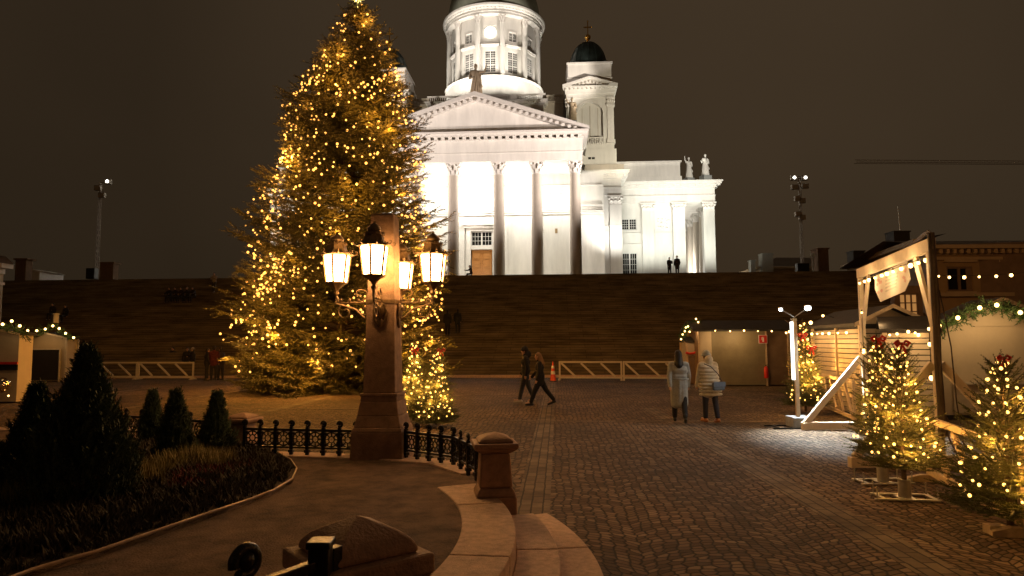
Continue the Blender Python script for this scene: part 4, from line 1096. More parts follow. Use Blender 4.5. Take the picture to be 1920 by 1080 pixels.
# light strings on the big spruce: uneven swags round the crown
lp = []; rng2 = np.random.RandomState(11); wires = []
zmin = P(650,690,TY).z; turns = 26
zc = zmin; az = 0.0; cur = []
while zc < HT-.5:
    Rr = crown_r(zc); st_ = .42*rng2.uniform(.7,1.5)
    az += st_/max(Rr,.5); zc += st_*.62/(2*math.pi*max(Rr,.6))
    if rng2.rand() < .12: az += rng2.uniform(.05,.3)/max(Rr,.5)
    zz_ = zc+.55*math.sin(az*2.3+zc)+rng2.normal(0,.38)
    rr_ = crown_r(zz_)*rng2.uniform(.76,1.02)*(1.03+.11*math.sin(az*3+zz_*1.3))*.97
    q = axis(zz_)+np.array([math.cos(az)*rr_, math.sin(az)*rr_, 0]); lp.append(q); cur.append(q)
    if len(cur) > 30: wires.append(cur); cur = [q]
for _ in range(46):      # dangling clusters
    az2 = rng2.uniform(-math.pi, 0.2); z2 = rng2.uniform(zmin+.4, HT*.8); 
    for j in range(rng2.randint(4,10)):
        zz_ = z2+rng2.uniform(-.45,.45); rr_ = crown_r(zz_)*rng2.uniform(.9,1.03); a3 = az2+rng2.uniform(-.45,.45)/max(crown_r(zz_),.5)
        lp.append(axis(zz_)+np.array([math.cos(a3)*rr_, math.sin(a3)*rr_, 0]))
lp = [p for p in lp if p[2] > zmin*.95 and (math.sin(math.atan2(p[1], p[0]-axis(p[2])[0])) < .45)]
string_thing('dense warm white light strings wound around the huge spruce tree', tb, [tuple(Vector(p)+tb) for p in lp], .046, 'bulbtree', name='string_lights')
# light given off by the strings, gathered into lamps inside the swags
for k_ in range(44):
    z_ = zmin+.3+(HT-zmin-1.2)*((k_+.5)/44)**1.15; a_3 = -math.pi/2+2.05*math.sin(k_*2.4); r_3 = crown_r(z_)*(.86+.12*math.sin(k_*5.1)); q_ = axis(z_)
    lamp('POINT', 'string_glow', (tb.x+q_[0]+math.cos(a_3)*r_3, tb.y+math.sin(a_3)*r_3, z_), (1,.42,.06), 20+42*r_3, .12)
for k_ in range(6):
    a_3 = -math.pi*(k_+.5)/6; lamp('POINT', 'string_glow', (tb.x+math.cos(a_3)*4.9, tb.y+math.sin(a_3)*4.9, 1.5), (1,.42,.06), 65, .15)
sb = MB()
tp = ttop+Vector((0,-.1,.0))
pts = []
for k in range(16):
    r_ = .42 if k % 4 == 0 else (.2 if k % 2 == 0 else .09); a = math.pi*2*k/16; pts.append((r_*math.cos(a), r_*math.sin(a)))
sb.vprism([(p[0],p[1]) for p in reversed(pts)], -.04, .04); so_ = sb.build('tree_star', M['star']); so_.location = (tp.x, tp.y, tp.z+.05); tag(so_, 'glowing yellow star topper at the tip of the huge spruce', 'star')

# small firs
def small_fir(x, ybase, ytop, wpx, label, lab_l, seed, nb=80, bulbs=75, lean=0, stand=True, dens=1.0, z0=.0, group='small lit fir trees', pot=False, zb=.18, br_=.0165, rise=.75):
    g = G(x, ybase); Y = g.y; top = P(x, ytop, Y).z; hgt = top; Rm = wpx/2*Y/F
    root = thing('fir_tree', label, 'tree', (g.x, g.y, 0), 0, group); rg = np.random.RandomState(seed)
    tmp = [sprig(.16, 38, .036, .0065, s_+seed, 1.0) for s_ in range(3)]
    ms = []; lm = MB(); nwh = int(14*dens); surf = []
    for w_ in range(nwh):
        t = (w_+.3)/nwh; z = zb*hgt+(hgt*.93-zb*hgt)*t
        Lr_ = Rm*.86*(1-t)**1.05+.075
        n_ = int(11-4*t)
        for k in range(n_):
            az = 2*math.pi*(k+rg.rand()*.7)/n_+w_; L = Lr_*rg.uniform(.8,1.15); e_ = rise*(.25+1.5*t)+rg.uniform(-.12,.16)
            o_ = np.array([0,0,z+rg.uniform(-.03,.03)]); dh = np.array([math.cos(az), math.sin(az), 0])
            ns = max(2, int(L/.075)); pts = [o_+dh*L*i/ns+np.array([0,0,L*e_*(i/ns)**1.2*.8]) for i in range(ns+1)]
            lm.path([Vector(pts[0]), Vector(pts[ns//2]), Vector(pts[-1])], [.008,.006,.003], 4, False)
            for i in range(ns+1):
                d = pts[min(i+1,ns)]-pts[max(i-1,0)]; ms.append((rg.randint(3), frame(pts[i], d, rg.uniform(.75,1.0), rg.uniform(0,3))))
                if i < ns and i > 0:
                    sd = np.cross(d, [0,0,1.]); sd /= np.linalg.norm(sd)+1e-6; dn_ = d/(np.linalg.norm(d)+1e-6)
                    for q in (-1,1):
                        sl = (1-i/ns)*.9+.45
                        for j in range(1+int(L*(1-i/ns)/.13)):
                            pp = pts[i]+(dn_*.55+sd*q)*.11*j; ms.append((rg.randint(3), frame(pp, dn_*.55+sd*q+np.array([0,0,rg.uniform(-.1,.2)]), rg.uniform(.65,.9)*min(1,sl+.2), rg.uniform(0,3))))
            surf.append(pts[-1]); surf.append(pts[int(ns*.6)])
    for i in range(6): ms.append((i%3, frame([0,0,hgt*(.86+.022*i)], [rg.uniform(-.15,.15),rg.uniform(-.15,.15),1], .8, i)))
    scatter('crown', tmp, ms, M['needle2'], root)
    tk = MB(); tk.path([(0,0,.05),(0,0,hgt*.5),(0,0,hgt)], [.035,.022,.006], 8); t_ = tk.build('trunk', M['bark'], root, smooth=60); lm.build('limbs', M['bark'], t_)
    if lab_l:
        pts = []; tt = 0; az = rg.rand()*6
        for i in range(bulbs):
            t = i/bulbs; z = hgt*(zb+.03+(.95-zb)*t**1.25); az += rg.uniform(.45,1.25); r_ = (Rm*.88*(1-min(1,(z/hgt-zb)/(1-zb))))*rg.uniform(.55,1.0)+.035
            pts.append((g.x+math.cos(az)*r_, g.y+math.sin(az)*r_, z+rise*r_*.45+rg.uniform(-.03,.03)))
        for t_4, r_4, a_4 in ((.30,.85,-1.9),(.36,.85,-.9),(.5,.7,-2.6),(.52,.75,-1.4),(.72,.6,-1.0)):
            zz4 = hgt*t_4; rr4 = Rm*(1-t_4)*r_4+.05
            lamp('POINT', 'string_glow', (g.x+math.cos(a_4)*rr4, g.y+math.sin(a_4)*rr4, zz4+.05), (1,.46,.09), 13*(hgt/2)**2*(g.y/9)**.5, .05)
        string_thing(lab_l, (g.x, g.y, 0), pts, br_, 'bulbfir', wire=None, group='light strings on the small firs')
    return g, hgt
def bow(p, s, label, rz=0):
    b = MB()
    for q in (-1, 1):
        b.path([Vector((q*.01,0,0)), Vector((q*.07,0,.05))*1, Vector((q*.12,-.01,.02)), Vector((q*.09,0,-.03)), Vector((q*.01,0,0))], [.012,.028,.032,.026,.012], 8)
        b.path([Vector((0,0,0)), Vector((q*.03,-.02,-.08)), Vector((q*.06,0,-.16))], [.012,.022,.026], 6)
    b.ball((0,-.01,0), .03, 8, 6)
    b.v = [(v_[0]*s, v_[1]*s, v_[2]*s) for v_ in b.v]
    o = b.build('ribbon_bow', M['bow'], smooth=60); o.location = p; o.rotation_euler = (0,0,rz); return tag(o, label, 'bow', 'red bows on the small firs')
def tree_stand(p, rz, label, s=.32):
    root = thing('tree_stand', label, 'tree stand', (p[0],p[1],0), rz, 'steel tree stands')
    b = MB()
    ring = [(-s,-s*.55),(s,-s*.55),(s*.95,s*.55),(-s*1.1,s*.4)]
    b.box(-s*1.3,s*1.1,-s*.6,-s*.42,.008,.03); b.box(-s*1.1,s*1.1,s*.42,s*.6,.008,.03); b.box(s*.9,s*1.08,-s*.418,s*.418,.008,.028); b.box(-s*1.0,-s*.84,-s*.418,s*.418,.008,.028)
    b.box(-s*.3,s*.3,-s*.418,s*.418,.010,.022)
    b.build('base_frame', M['steel'], root, bevel=.003)
    b = MB(); b.lathe([(.075,.022),(.075,.24),(.07,.24)], 20); b.build('tube_holder', M['steel'], root, smooth=40)
    for q in ((-1.2,-.5),(1,-.5),(1,.5),(-1,.5)):
        b = MB(); b.tube((q[0]*s, q[1]*s, 0), (q[0]*s, q[1]*s, .16), .008, n=6); b.ball((q[0]*s,q[1]*s,.165), .014, 8, 5); b.build('levelling_bolt', M['steel'], root)
    return root

g1, h1 = small_fir(1697, 935, 642, 148, 'nearer of two small firs on steel stands beside the gate post', 'warm light string on nearer fir on steel stand beside the gate', 5, bulbs=100, dens=1.25)
bow((g1.x+.03, g1.y-.05, h1-.02), .75, 'red bow at the top of the nearer fir by the gate')
tree_stand(g1, R(-8), 'steel stand under the nearer of two firs by the gate')
g2, h2 = small_fir(1656, 905, 628, 105, 'farther of two small firs by the gate, left and behind', 'warm light string on farther fir by the gate, left and behind', 6, bulbs=92, dens=1.1)
bow((g2.x+.0, g2.y-.05, h2-.06), .8, 'red bow on the farther fir by the gate')
tree_stand(g2, R(5), 'steel stand under the farther of two firs by the gate')
g3, h3 = small_fir(1896, 1003, 668, 225, 'fir tree cut by the right edge of photo, behind wooden barrier', 'warm light string on the fir at the right edge', 9, bulbs=98, dens=1.2, zb=.10)
bow((g3.x, g3.y-.05, h3-.02), .55, 'red bow on tip of the fir at the right edge')
g4, h4 = small_fir(1511, 775, 600, 85, 'dense small fir standing behind the cold white lamp post', 'warm light string on fir behind the cold lamp post', 12, bulbs=96, dens=1.6, zb=.08, br_=.022, rise=.4)
for dx, dy, s_, lb in ((10,652,1.1,'lower red bow on the fir behind the cold lamp post'),(-6,628,1.0,'upper red bow on the fir behind the cold lamp post')):
    p = P(1511+dx, dy, g4.y-.25); bow(p, s_, lb)
g5, h5 = small_fir(818, 800, 655, 80, 'right of two small lit firs behind the iron fence', 'warm light string on right fir behind the iron fence', 14, bulbs=90, dens=1.5, zb=.05, br_=.021, rise=.6)
bow(P(827,657,g5.y-.05), .8, 'red bow on right fir behind the iron fence')
g6, h6 = small_fir(775, 792, 640, 78, 'left of two small lit firs, half hidden by granite lamp pillar', 'warm light string on left fir beside granite lamp pillar', 15, bulbs=90, dens=1.5, zb=.05, br_=.021, rise=.6)
bow(P(777,655,g6.y-.3), .85, 'red bow on left fir beside the granite lamp pillar')

# thujas in the bed
def thuja(x, ybase, ytop, wpx, label, seed, Y=None, group='clipped conifers in the flower bed'):
    g = G(x, ybase, Z0); hgt = P(x, ytop, g.y).z-Z0; Rm = wpx/2*g.y/F
    root = thing('thuja_shrub', label, 'shrub', (g.x, g.y, Z0), 0, group); rg = np.random.RandomState(seed)
    big_ = hgt > 1.0
    tmp = [sprig(.11, 18, .045, .013, s_+seed, .35) for s_ in range(3)]; ms = []
    N = int(2600*(hgt*Rm*2)/1.0)+700
    for i in range(N):
        t = rg.rand()**.8; z = hgt*t; rr = Rm*(math.sin(min(1,(t+.16)/.41)*math.pi/2) if t < .25 else (1-((t-.25)/.75)**.95))
        az = rg.rand()*6.283; lob = 1+.16*math.sin(az*4+seed+z*2.5)+.1*math.sin(az*9+z*7)
        r_ = rr*lob*(1-.25*t)*rg.uniform(.55,1.10); z += rg.normal(0,.03)*hgt; 
        ms.append((rg.randint(3), frame([math.cos(az)*r_, math.sin(az)*r_, z], [math.cos(az)*.38+rg.normal(0,.15), math.sin(az)*.38+rg.normal(0,.15), 1], rg.uniform(.8,1.5), az+math.pi/2)))
    scatter('crown', tmp, ms, M['thuja'], root)
    tk = MB(); tk.tube((0,0,-.02), (0,0,hgt*.8), .03, .01); tk.build('trunk', M['bark'], root)
thuja(152, 950, 678, 195, 'tallest bushy thuja in the left flower bed', 21)
thuja(60, 935, 745, 130, 'broad thuja at the left edge of flower bed', 22)
thuja(283, 835, 748, 38, 'leftmost of three slim conical thujas in the bed', 23)
thuja(326, 868, 752, 58, 'middle of three slim conical thujas in the bed', 24)
thuja(404, 855, 752, 50, 'rightmost of three slim conical thujas in the bed', 25)

# bed edging and low plants
edge_px = [(518,853),(545,868),(556,885),(548,905),(515,926),(470,944),(400,968),(300,1003),(180,1045),(60,1080),(-120,1150),(-400,1250)]
ep = [G(x, y, Z0) for x, y in edge_px]
back_px = [(-1100,905),(-300,860),(0,846),(200,840),(330,838),(450,843)]
bpol = ep + [G(x, y, Z0) for x, y in back_px]
b = MB(); b.prism([(p.x,p.y) for p in reversed(bpol)], Z0-.05, Z0+.03); struct(b.build('flower_bed', M['soil']))
b = MB()
fine = []
for i in range(len(ep)-1):
    for k in range(5): fine.append(ep[i].lerp(ep[i+1], k/5))
b.path([(p.x,p.y,Z0+.045) for p in fine], .012, 6); 
for p, q in zip(fine[:-1], fine[1:]): b.add([(p.x,p.y,Z0),(q.x,q.y,Z0),(q.x,q.y,Z0+.05),(p.x,p.y,Z0+.05)], [(0,1,2,3)])
tag(b.build('bed_edging', M['edging'], smooth=60), 'thin curved steel edging around the left flower bed', 'edging')
from mathutils.geometry import intersect_point_tri_2d
def inpoly(x, y, poly):
    c = False; j = len(poly)-1
    for i in range(len(poly)):
        if (poly[i].y > y) != (poly[j].y > y) and x < (poly[j].x-poly[i].x)*(y-poly[i].y)/(poly[j].y-poly[i].y)+poly[i].x: c = not c
        j = i
    return c
def tuft(seed, n=26, L=.3, w=.012, spread=.5):
    rg = np.random.RandomState(seed); V_ = []; F_ = []
    for i in range(n):
        a = rg.rand()*6.28; s_ = rg.uniform(.05, spread); ll = L*rg.uniform(.55,1.1); d = np.array([math.cos(a)*s_, math.sin(a)*s_, 1.]); d /= np.linalg.norm(d)
        b0 = np.array([rg.uniform(-.05,.05), rg.uniform(-.05,.05), 0]); sd = np.array([-math.sin(a), math.cos(a), 0])*w
        k = len(V_); mid = b0+d*ll*.6; tip = b0+d*ll+np.array([math.cos(a)*s_*.3*ll, math.sin(a)*s_*.3*ll, -.05*ll])
        V_ += [b0-sd*.5, b0+sd*.5, mid+sd*.4, mid-sd*.4, tip]; F_ += [(k,k+1,k+2),(k,k+2,k+3),(k+3,k+2,k+4)]
    return np.array(V_, dtype=np.float32), np.array(F_, dtype=np.int32)
rg = np.random.RandomState(5)
low = []; grass = []; redh = []
xs = [p.x for p in bpol]; ys = [p.y for p in bpol]
tries = 0
while len(low) < 5200 and tries < 60000:
    tries += 1
    x = rg.uniform(max(-9,min(xs)), max(xs)); y = rg.uniform(2.5, max(ys))
    if not inpoly(x, y, bpol): continue
    e = min((Vector((x,y,Z0))-p).length for p in fine)
    if e < .07: continue
    m_ = np.eye(4); s_ = rg.uniform(.7,1.3)*min(1,e*2+.3); m_[:3,:3] *= s_; a = rg.rand()*6; ca, sa = math.cos(a), math.sin(a); R3 = np.array([[ca,-sa,0],[sa,ca,0],[0,0,1]]); m_[:3,:3] = R3*s_; m_[:3,3] = (x, y, Z0+.02)
    low.append((rg.randint(3), m_))
scatter('ground_cover', [tuft(s_, 18, .15, .02, .9) for s_ in range(3)], low, M['heather'])
bpy.data.objects['ground_cover']['kind'] = 'stuff'; tag(bpy.data.objects['ground_cover'], 'dark low heather covering the flower bed', 'ground cover')
def patch(pxs, n, spread):
    out = []
    for i in range(n):
        cx, cy = pxs[rg.randint(len(pxs))]; p = G(cx+rg.normal(0,spread), cy+rg.normal(0,spread*.32), Z0)
        if not inpoly(p.x, p.y, bpol): continue
        a = rg.rand()*6; ca, sa = math.cos(a), math.sin(a); s_ = rg.uniform(.7,1.2); m_ = np.eye(4); m_[:3,:3] = np.array([[ca,-sa,0],[sa,ca,0],[0,0,1]])*s_; m_[:3,3] = (p.x,p.y,Z0+.02); out.append((rg.randint(3), m_))
    return out
scatter('ornamental_grass', [tuft(s_+9, 16, .26, .009, .35) for s_ in range(3)], patch([(30,950),(70,960),(110,950),(185,935),(215,930),(245,890),(265,915),(285,905),(345,880),(375,875),(385,885),(400,880),(320,890)], 420, 14), M['tufty'])
tag(bpy.data.objects['ornamental_grass'], 'dry yellowish ornamental grass in the flower bed', 'grass', kind='stuff')
scatter('red_heather', [tuft(s_+19, 22, .13, .02, .9) for s_ in range(3)], patch([(425,890),(400,895),(370,905),(350,915)], 420, 20), M['heathred'])
tag(bpy.data.objects['red_heather'], 'dark red heather patch near the bed rim', 'flowers', kind='stuff')
#@@END

#@@LAMP
# ------------------------------------------------------------------ granite lamp pillar with four lanterns
lp0 = G(717, 862, Z0)
LPY = lp0.y+.3; LX = P(718, 800, LPY).x
pil = thing('lamp_pillar', 'tall tapering granite pillar carrying four glowing lanterns', 'street lamp', (LX, LPY, Z0), R(-4))
zq = lambda y: P(720, y, LPY).z - Z0
wq = lambda w_: w_*LPY/F/2
b = MB()
def frus(mb, w0, z0_, w1, z1_):
    mb.add([(-w0,-w0,z0_),(w0,-w0,z0_),(w0,w0,z0_),(-w0,w0,z0_),(-w1,-w1,z1_),(w1,-w1,z1_),(w1,w1,z1_),(-w1,w1,z1_)], [(0,3,2,1),(4,5,6,7),(0,1,5,4),(1,2,6,5),(2,3,7,6),(3,0,4,7)])
frus(b, wq(60), zq(735), wq(43), zq(406)); frus(b, wq(43), zq(406), wq(36), zq(403))
b.build('shaft', M['granite'], pil, bevel=.012)
b = MB(); frus(b, wq(96), -.05, wq(93), zq(805)); frus(b, wq(93), zq(805)+.001, wq(88), zq(797)); frus(b, wq(86), zq(797), wq(76), zq(776)); frus(b, wq(76), zq(776)+.001, wq(68), zq(750)); frus(b, wq(68), zq(750)+.001, wq(66), zq(741)); frus(b, wq(70), zq(741), wq(70), zq(735))
b.build('pedestal', M['granite'], pil, bevel=.012)
# bronze collar and ornaments on faces
b = MB()
zc_ = zq(566); hw = wq(50)
b.box(-hw-.02, hw+.02, -hw-.02, hw+.02, zc_-.03, zc_+.02)
for k in range(4):
    Mx = Matrix.Rotation(k*math.pi/2, 4, 'Z')
    t = MB()
    t.ball((0,-hw-.03,zc_-.12), .075, 10, 8, (1,.6,1.5)); t.ball((0,-hw-.03,zc_-.30), .05, 10, 8, (1,.6,1.4)); t.ball((0,-hw-.07,zc_-.10), .04, 8, 6)
    for q in (-1,1):
        t.path([(q*.02,-hw-.03,zc_-.34),(q*.07,-hw-.04,zc_-.26),(q*.09,-hw-.04,zc_-.14),(q*.06,-hw-.05,zc_-.05)], .015, 6)
    b.add(t.v, t.f, Mx)
b.build('bronze_mount', M['bronze'], pil, smooth=50)
def lantern():
    """origin at bottom of glass"""
    f = MB(); n = 6; rt, rb, h = .190, .145, .365
    for k in range(n):
        a = 2*math.pi*(k+.5)/n; f.tube((rb*math.cos(a),rb*math.sin(a),0), (rt*math.cos(a),rt*math.sin(a),h), .018, n=5)
    f.lathe([(rt+.01,h),(rt+.05,h+.01),(rt+.055,h+.03),(rt-.02,h+.05)], n, a0=math.pi/n)
    f.lathe([(rb+.015,0),(rb+.01,-.02),(.10,-.05),(.05,-.09),(.035,-.12)], n, a0=math.pi/n)
    fo = f.build('lantern', M['bronze'], pil)
    r = MB(); r.lathe([(rt-.02,h+.05),(rt-.05,h+.09),(.13,h+.14),(.125,h+.16)], n, a0=math.pi/n); r.lathe([(.14,h+.16),(.14,h+.175)], 16); r.lathe([(.08,h+.17),(.08,h+.20),(.09,h+.21)], 12); 
    r.lathe([(.09,h+.21),(.10,h+.23),(.09,h+.26),(.06,h+.29),(.03,h+.31),(.02,h+.32)], 12); r.ball((0,0,h+.33), .02, 8, 6)
    for k in range(16):
        a = 2*math.pi*k/16; r.ball(((rt-.01)*math.cos(a),(rt-.01)*math.sin(a),h+.06), .014, 6, 4); r.ball((.13*math.cos(a),.13*math.sin(a),h+.185), .011, 5, 4)
    for k in range(8):
        a = 2*math.pi*(k+.5)/8; c_, s_ = math.cos(a), math.sin(a)
        r.path([((rt+.05)*c_,(rt+.05)*s_,h+.02),((rt+.085)*c_,(rt+.085)*s_,h+.035),((rt+.09)*c_,(rt+.09)*s_,h+.065),((rt+.06)*c_,(rt+.06)*s_,h+.07)], .008, 5)
    r.build('lantern_roof', M['bronze'], fo, smooth=40)
    g = MB(); g.lathe([(rb-.004,.004),(rt-.006,h-.004)], n, a0=math.pi/n, cap=True); g.build('glass', M['lantern'], fo)
    return fo
Rinv = Matrix.Rotation(R(4), 4, 'Z')
def loc_of(x, y, Y):
    p = P(x, y, Y) - Vector((LX, LPY, Z0)); return Rinv @ p
l1 = lantern(); spots = [(631, 529, LPY+.0), (701, 515, LPY-.62), (811.5, 528, LPY+.0), (752, 541, LPY+.75)]
for i, (x, y, Y) in enumerate(spots):
    q = loc_of(x, y, Y)
    o = l1
    if i:
        o = l1.copy(); C.objects.link(o); o.parent = pil
        for ch in l1.children: d = ch.copy(); C.objects.link(d); d.parent = o
    o.location = q
    h2 = Vector((q.x, q.y, 0)); hl = h2.length; hd_ = h2.normalized(); zt = q.z
    a = MB(); st0 = hw*.95
    ar_ = lambda r_, z_: (hd_.x*r_, hd_.y*r_, z_)
    a.path([ar_(hl, zt-.10), ar_(hl, zt-.20), ar_(hl*.96, zt-.27)], [.03,.022,.02], 8)
    a.tube(ar_(st0, zc_-.01), ar_(hl+.02, zc_-.01), .018, .014, 6)
    a.ball(ar_(hl, zt-.16), .04, 10, 7)
    zb_ = zc_
    cur = []
    for k in range(26):
        t = k/25; ang = t*2.2*math.pi; rr_ = .13*(1-t*.8); cur.append(ar_(hl-.13+rr_*math.sin(ang)*.9, zb_-.14+rr_*math.cos(ang)))
    a.path(cur, .012, 6)
    cur = []
    for k in range(26):
        t = k/25; ang = math.pi+t*2.1*math.pi; rr_ = .12*(1-t*.8); cur.append(ar_(hl*.5+rr_*math.sin(ang), zb_+.11+rr_*math.cos(ang)*.8))
    a.path(cur, .011, 6)
    a.path([ar_(st0, zb_-.32), ar_(hl*.35, zb_-.26), ar_(hl*.6, zb_-.10), ar_(hl, zb_-.02), ar_(hl, zt-.2)], [.02,.018,.016,.016,.018], 6)
    for k in range(4): a.ball(ar_(st0+(hl-st0)*(k+.5)/4, zb_+.02), .022, 6, 5, (1,1,1.4))
    a.build('lantern_arm', M['bronze'], pil, smooth=50)

# bollards
def bollard(loc, rz, label, h=.70, w=.235):
    root = thing('granite_bollard', label, 'bollard', loc, rz, 'granite bollards of the low fence')
    b = MB(); frus(b, w*.98, -.46, w*.98, .02); frus(b, w*.98, .021, w*.80, .10); frus(b, w*.80, .101, w*.70, h*.72); b.build('post', M['granite_red'], root, bevel=.02)
    b = MB(); frus(b, w*.72, h*.72, w*1.06, h*.80); frus(b, w*1.06, h*.80+.001, w*1.06, h*.89)
    
    lv_ = [(w*.95*(1-(t_/9)**1.9)+.002, h*(.891+.15*(t_/9)**.85)) for t_ in range(10)]
    b.lathe([(r_4*1.25, z_4) for r_4, z_4 in lv_], 4, a0=math.pi/4)
    b.build('cap', M['granite_red'], root, bevel=.012)
    return root
bollard((-.19, 7.1, Z0), R(8), 'granite bollard at the head of the curved steps, end of fence', .61, .21)
bollard((-.60, 2.70, Z0), R(38), 'large granite bollard in the foreground beside the curved steps', .85, .205)
lb = G(441, 848, Z0); bollard((lb.x, lb.y+.25, Z0), R(-10), 'granite bollard between fence and slim thujas, mostly hidden', .52, .2)

# iron fence sections
def iron_fence(p, q, n, label, hgt=.41, first=True, ballr=.030, z=Z0+.02, lift=.0, endcap=True):
    p = Vector((p[0],p[1],z)); q = Vector((q[0],q[1],z)); L = (q-p).length; root = thing('iron_fence', label, 'fence', p, math.atan2((q-p).y, (q-p).x), 'low cast iron fence sections')
    b = MB(); b.box(0, L, -.018, .018, hgt-.09, hgt-.055); b.build('top_rail', M['iron'], root, bevel=.004)
    b = MB(); b.box(0, L, -.014, .014, .085+lift, .11+lift); b.build('bottom_rail', M['iron'], root, bevel=.004)
    pan = MB(); dx = L/n
    for i in range(n):
        xc = dx*(i+.5); zc_ = (hgt-.09+.11+lift)/2; rr = min(dx*.40, (hgt-.2-lift)*.46)
        pan.path([(xc+rr*math.cos(t*math.pi/10), 0, zc_+rr*math.sin(t*math.pi/10)) for t in range(21)], .011, 6, False)
        pan.path([(xc+rr*.45*math.cos(t*math.pi/6), 0, zc_+rr*.45*math.sin(t*math.pi/6)) for t in range(13)], .009, 5, False)
        for a in range(8):
            t = a*math.pi/4; pan.tube((xc+rr*.45*math.cos(t),0,zc_+rr*.45*math.sin(t)), (xc+rr*math.cos(t),0,zc_+rr*math.sin(t)), .010, n=5)
        for sx in (-1,1):
            for sz in (-1,1): pan.ball((xc+sx*dx*.36,0,zc_+sz*(hgt-.22-lift)*.40), .022, 6, 5)
    pan.build('openwork_panel', M['iron'], root, smooth=50)
    for i in range(n+1):
        f = MB(); x = dx*i; f.box(x-.022,x+.022,-.022,.022,-.02,hgt-.03); f.box(x-.034,x+.034,-.034,.034,.03,.07); 
        fo = f.build('fence_post', M['iron'], root, bevel=.004)
        if i == n and not endcap: continue
        g = MB(); g.path([(x+ballr*1.15*math.cos(t_*math.pi/9-2.2),0,hgt+.015+ballr*1.15*math.sin(t_*math.pi/9-2.2)) for t_ in range(17)], ballr*.5, 10); g.tube((x,0,hgt-.05),(x,0,hgt-.02),.02); g.ball((x,0,hgt+.02), ballr*.8, 18, 12); g.build('scroll_finial', M['iron'], fo, smooth=50)
    return root
fl_ = G(463, 850, Z0)
iron_fence((fl_.x, 9.75), (LX-.34, 9.42), 7, 'cast iron fence section left of the granite lamp pillar')
iron_fence((LX+.36, 9.3), (-.75, 8.75), 4, 'cast iron fence section right of lamp pillar, in front of small firs')
iron_fence((-.75, 8.75), (-.30, 7.55), 4, 'short cast iron fence section turning towards the granite bollard')
iron_fence((lb.x-.35, lb.y+.5), (-8.2, 12.4), 11, 'distant cast iron fence section behind the slim thujas')
iron_fence((-1.02, 1.85), (-.635, 2.48), 2, 'foreground iron rail with knob finials at lower edge', hgt=.845, ballr=.036, lift=.35, endcap=False)
b = MB(); b.box(-.035,.035,-.035,.035,-.05,.86); b.box(-.042,.042,-.042,.042,.85,.875); o_ = b.build('fence_post', M['iron'], bevel=.006); o_.location = (-.665, 2.42, Z0); tag(o_, 'square iron end post beside foreground granite bollard', 'post')
# pale kerb slab behind thujas, low stone at left
b = MB(); p0, p1 = G(205,823,Z0), G(312,815,Z0); b.beam((p0.x,p0.y+.3,Z0+.04),(p1.x,p1.y+.3,Z0+.04),.6,.14); tag(b.build('kerb_stone', M['granite_grey'], bevel=.01), 'pale flat granite slab lying behind the flower bed', 'stone')
#@@END

#@@MARKET
# ------------------------------------------------------------------ barriers, cone
def barrier(p, q, n, label, h=1.0, group='white timber barrier panels', feet=True, flip=False, z=0.0, th=.07, mt='woodpaint'):
    p = Vector((p[0],p[1],z)); q = Vector((q[0],q[1],z)); L = (q-p).length; root = thing('timber_barrier', label, 'barrier', p, math.atan2((q-p).y, (q-p).x), group)
    for nm, z0_, z1_ in (('top_rail', h-.09, h), ('bottom_rail', .10, .19)):
        b = MB(); b.box(0, L, -.03, .03, z0_, z1_); b.build(nm, M[mt], root, bevel=.006)
    for x in (.045, L-.045):
        b = MB(); b.box(x-.045, x+.045, -.028, .028, .19, h-.09); b.build('end_post', M[mt], root)
    for i in range(n):
        x0_ = .09+(L-.2)*i/n; x1_ = x0_+(L-.2)/n*.72
        if flip: x0_, x1_ = x1_, x0_
        b = MB(); b.beam((x0_+.04,0,h-.10), (x1_+.04,0,.20), .045, .10, up=(0,0,1)); b.build('diagonal', M[mt], root)
    if feet:
        for x in (.045, L-.045):
            b = MB(); b.vprism([(-.3,0),(.3,0),(.3,.05),(.12,.10),(-.12,.10),(-.3,.05)], -.05, .05, Matrix.Translation((x,0,0)) @ Matrix.Rotation(math.pi/2,4,'Z')); b.build('foot', M[mt], root, bevel=.004)
    return root
pa, pb_, pc_ = G(1048,713), G(1167,713.5), G(1290,714)
barrier(pa, pb_, 3, 'timber barrier panel right beside the traffic cone')
barrier(pb_+(pc_-pb_)*.01, pc_, 3, 'timber barrier panel ending behind the woman in grey coat')
pa, pb_, pc_ = G(150,711), G(257,711.5), G(363,712)
barrier(pa, pb_, 3, 'left panel of the timber barrier pair left of big tree'); barrier(pb_+(pc_-pb_)*.01, pc_, 3, 'right panel of the timber barrier pair left of big tree')
cp0 = G(1037,715)
cone = thing('traffic_cone', 'orange traffic cone with two white bands before the stairs', 'traffic cone', (cp0.x,cp0.y,0))
b = MB(); b.box(-.2,.2,-.2,.2,0,.035); b.build('cone_base', M['rubber'], cone, bevel=.01)
hs = 1.0; cr_ = lambda z: .165-.135*z/hs
b = MB(); b.lathe([(cr_(.0),.035),(cr_(.0)-.01,.06),(cr_(hs),hs),(cr_(hs)-.01,hs+.01)], 24); b.build('cone_body', M['orange'], cone, smooth=40)
for z0_, z1_ in ((.36,.52),(.66,.80)):
    b = MB(); b.lathe([(cr_(z0_)+.004,z0_),(cr_(z1_)+.004,z1_)], 24, cap=False); b.build('reflective_band', M['tapewhite'], cone, smooth=40)

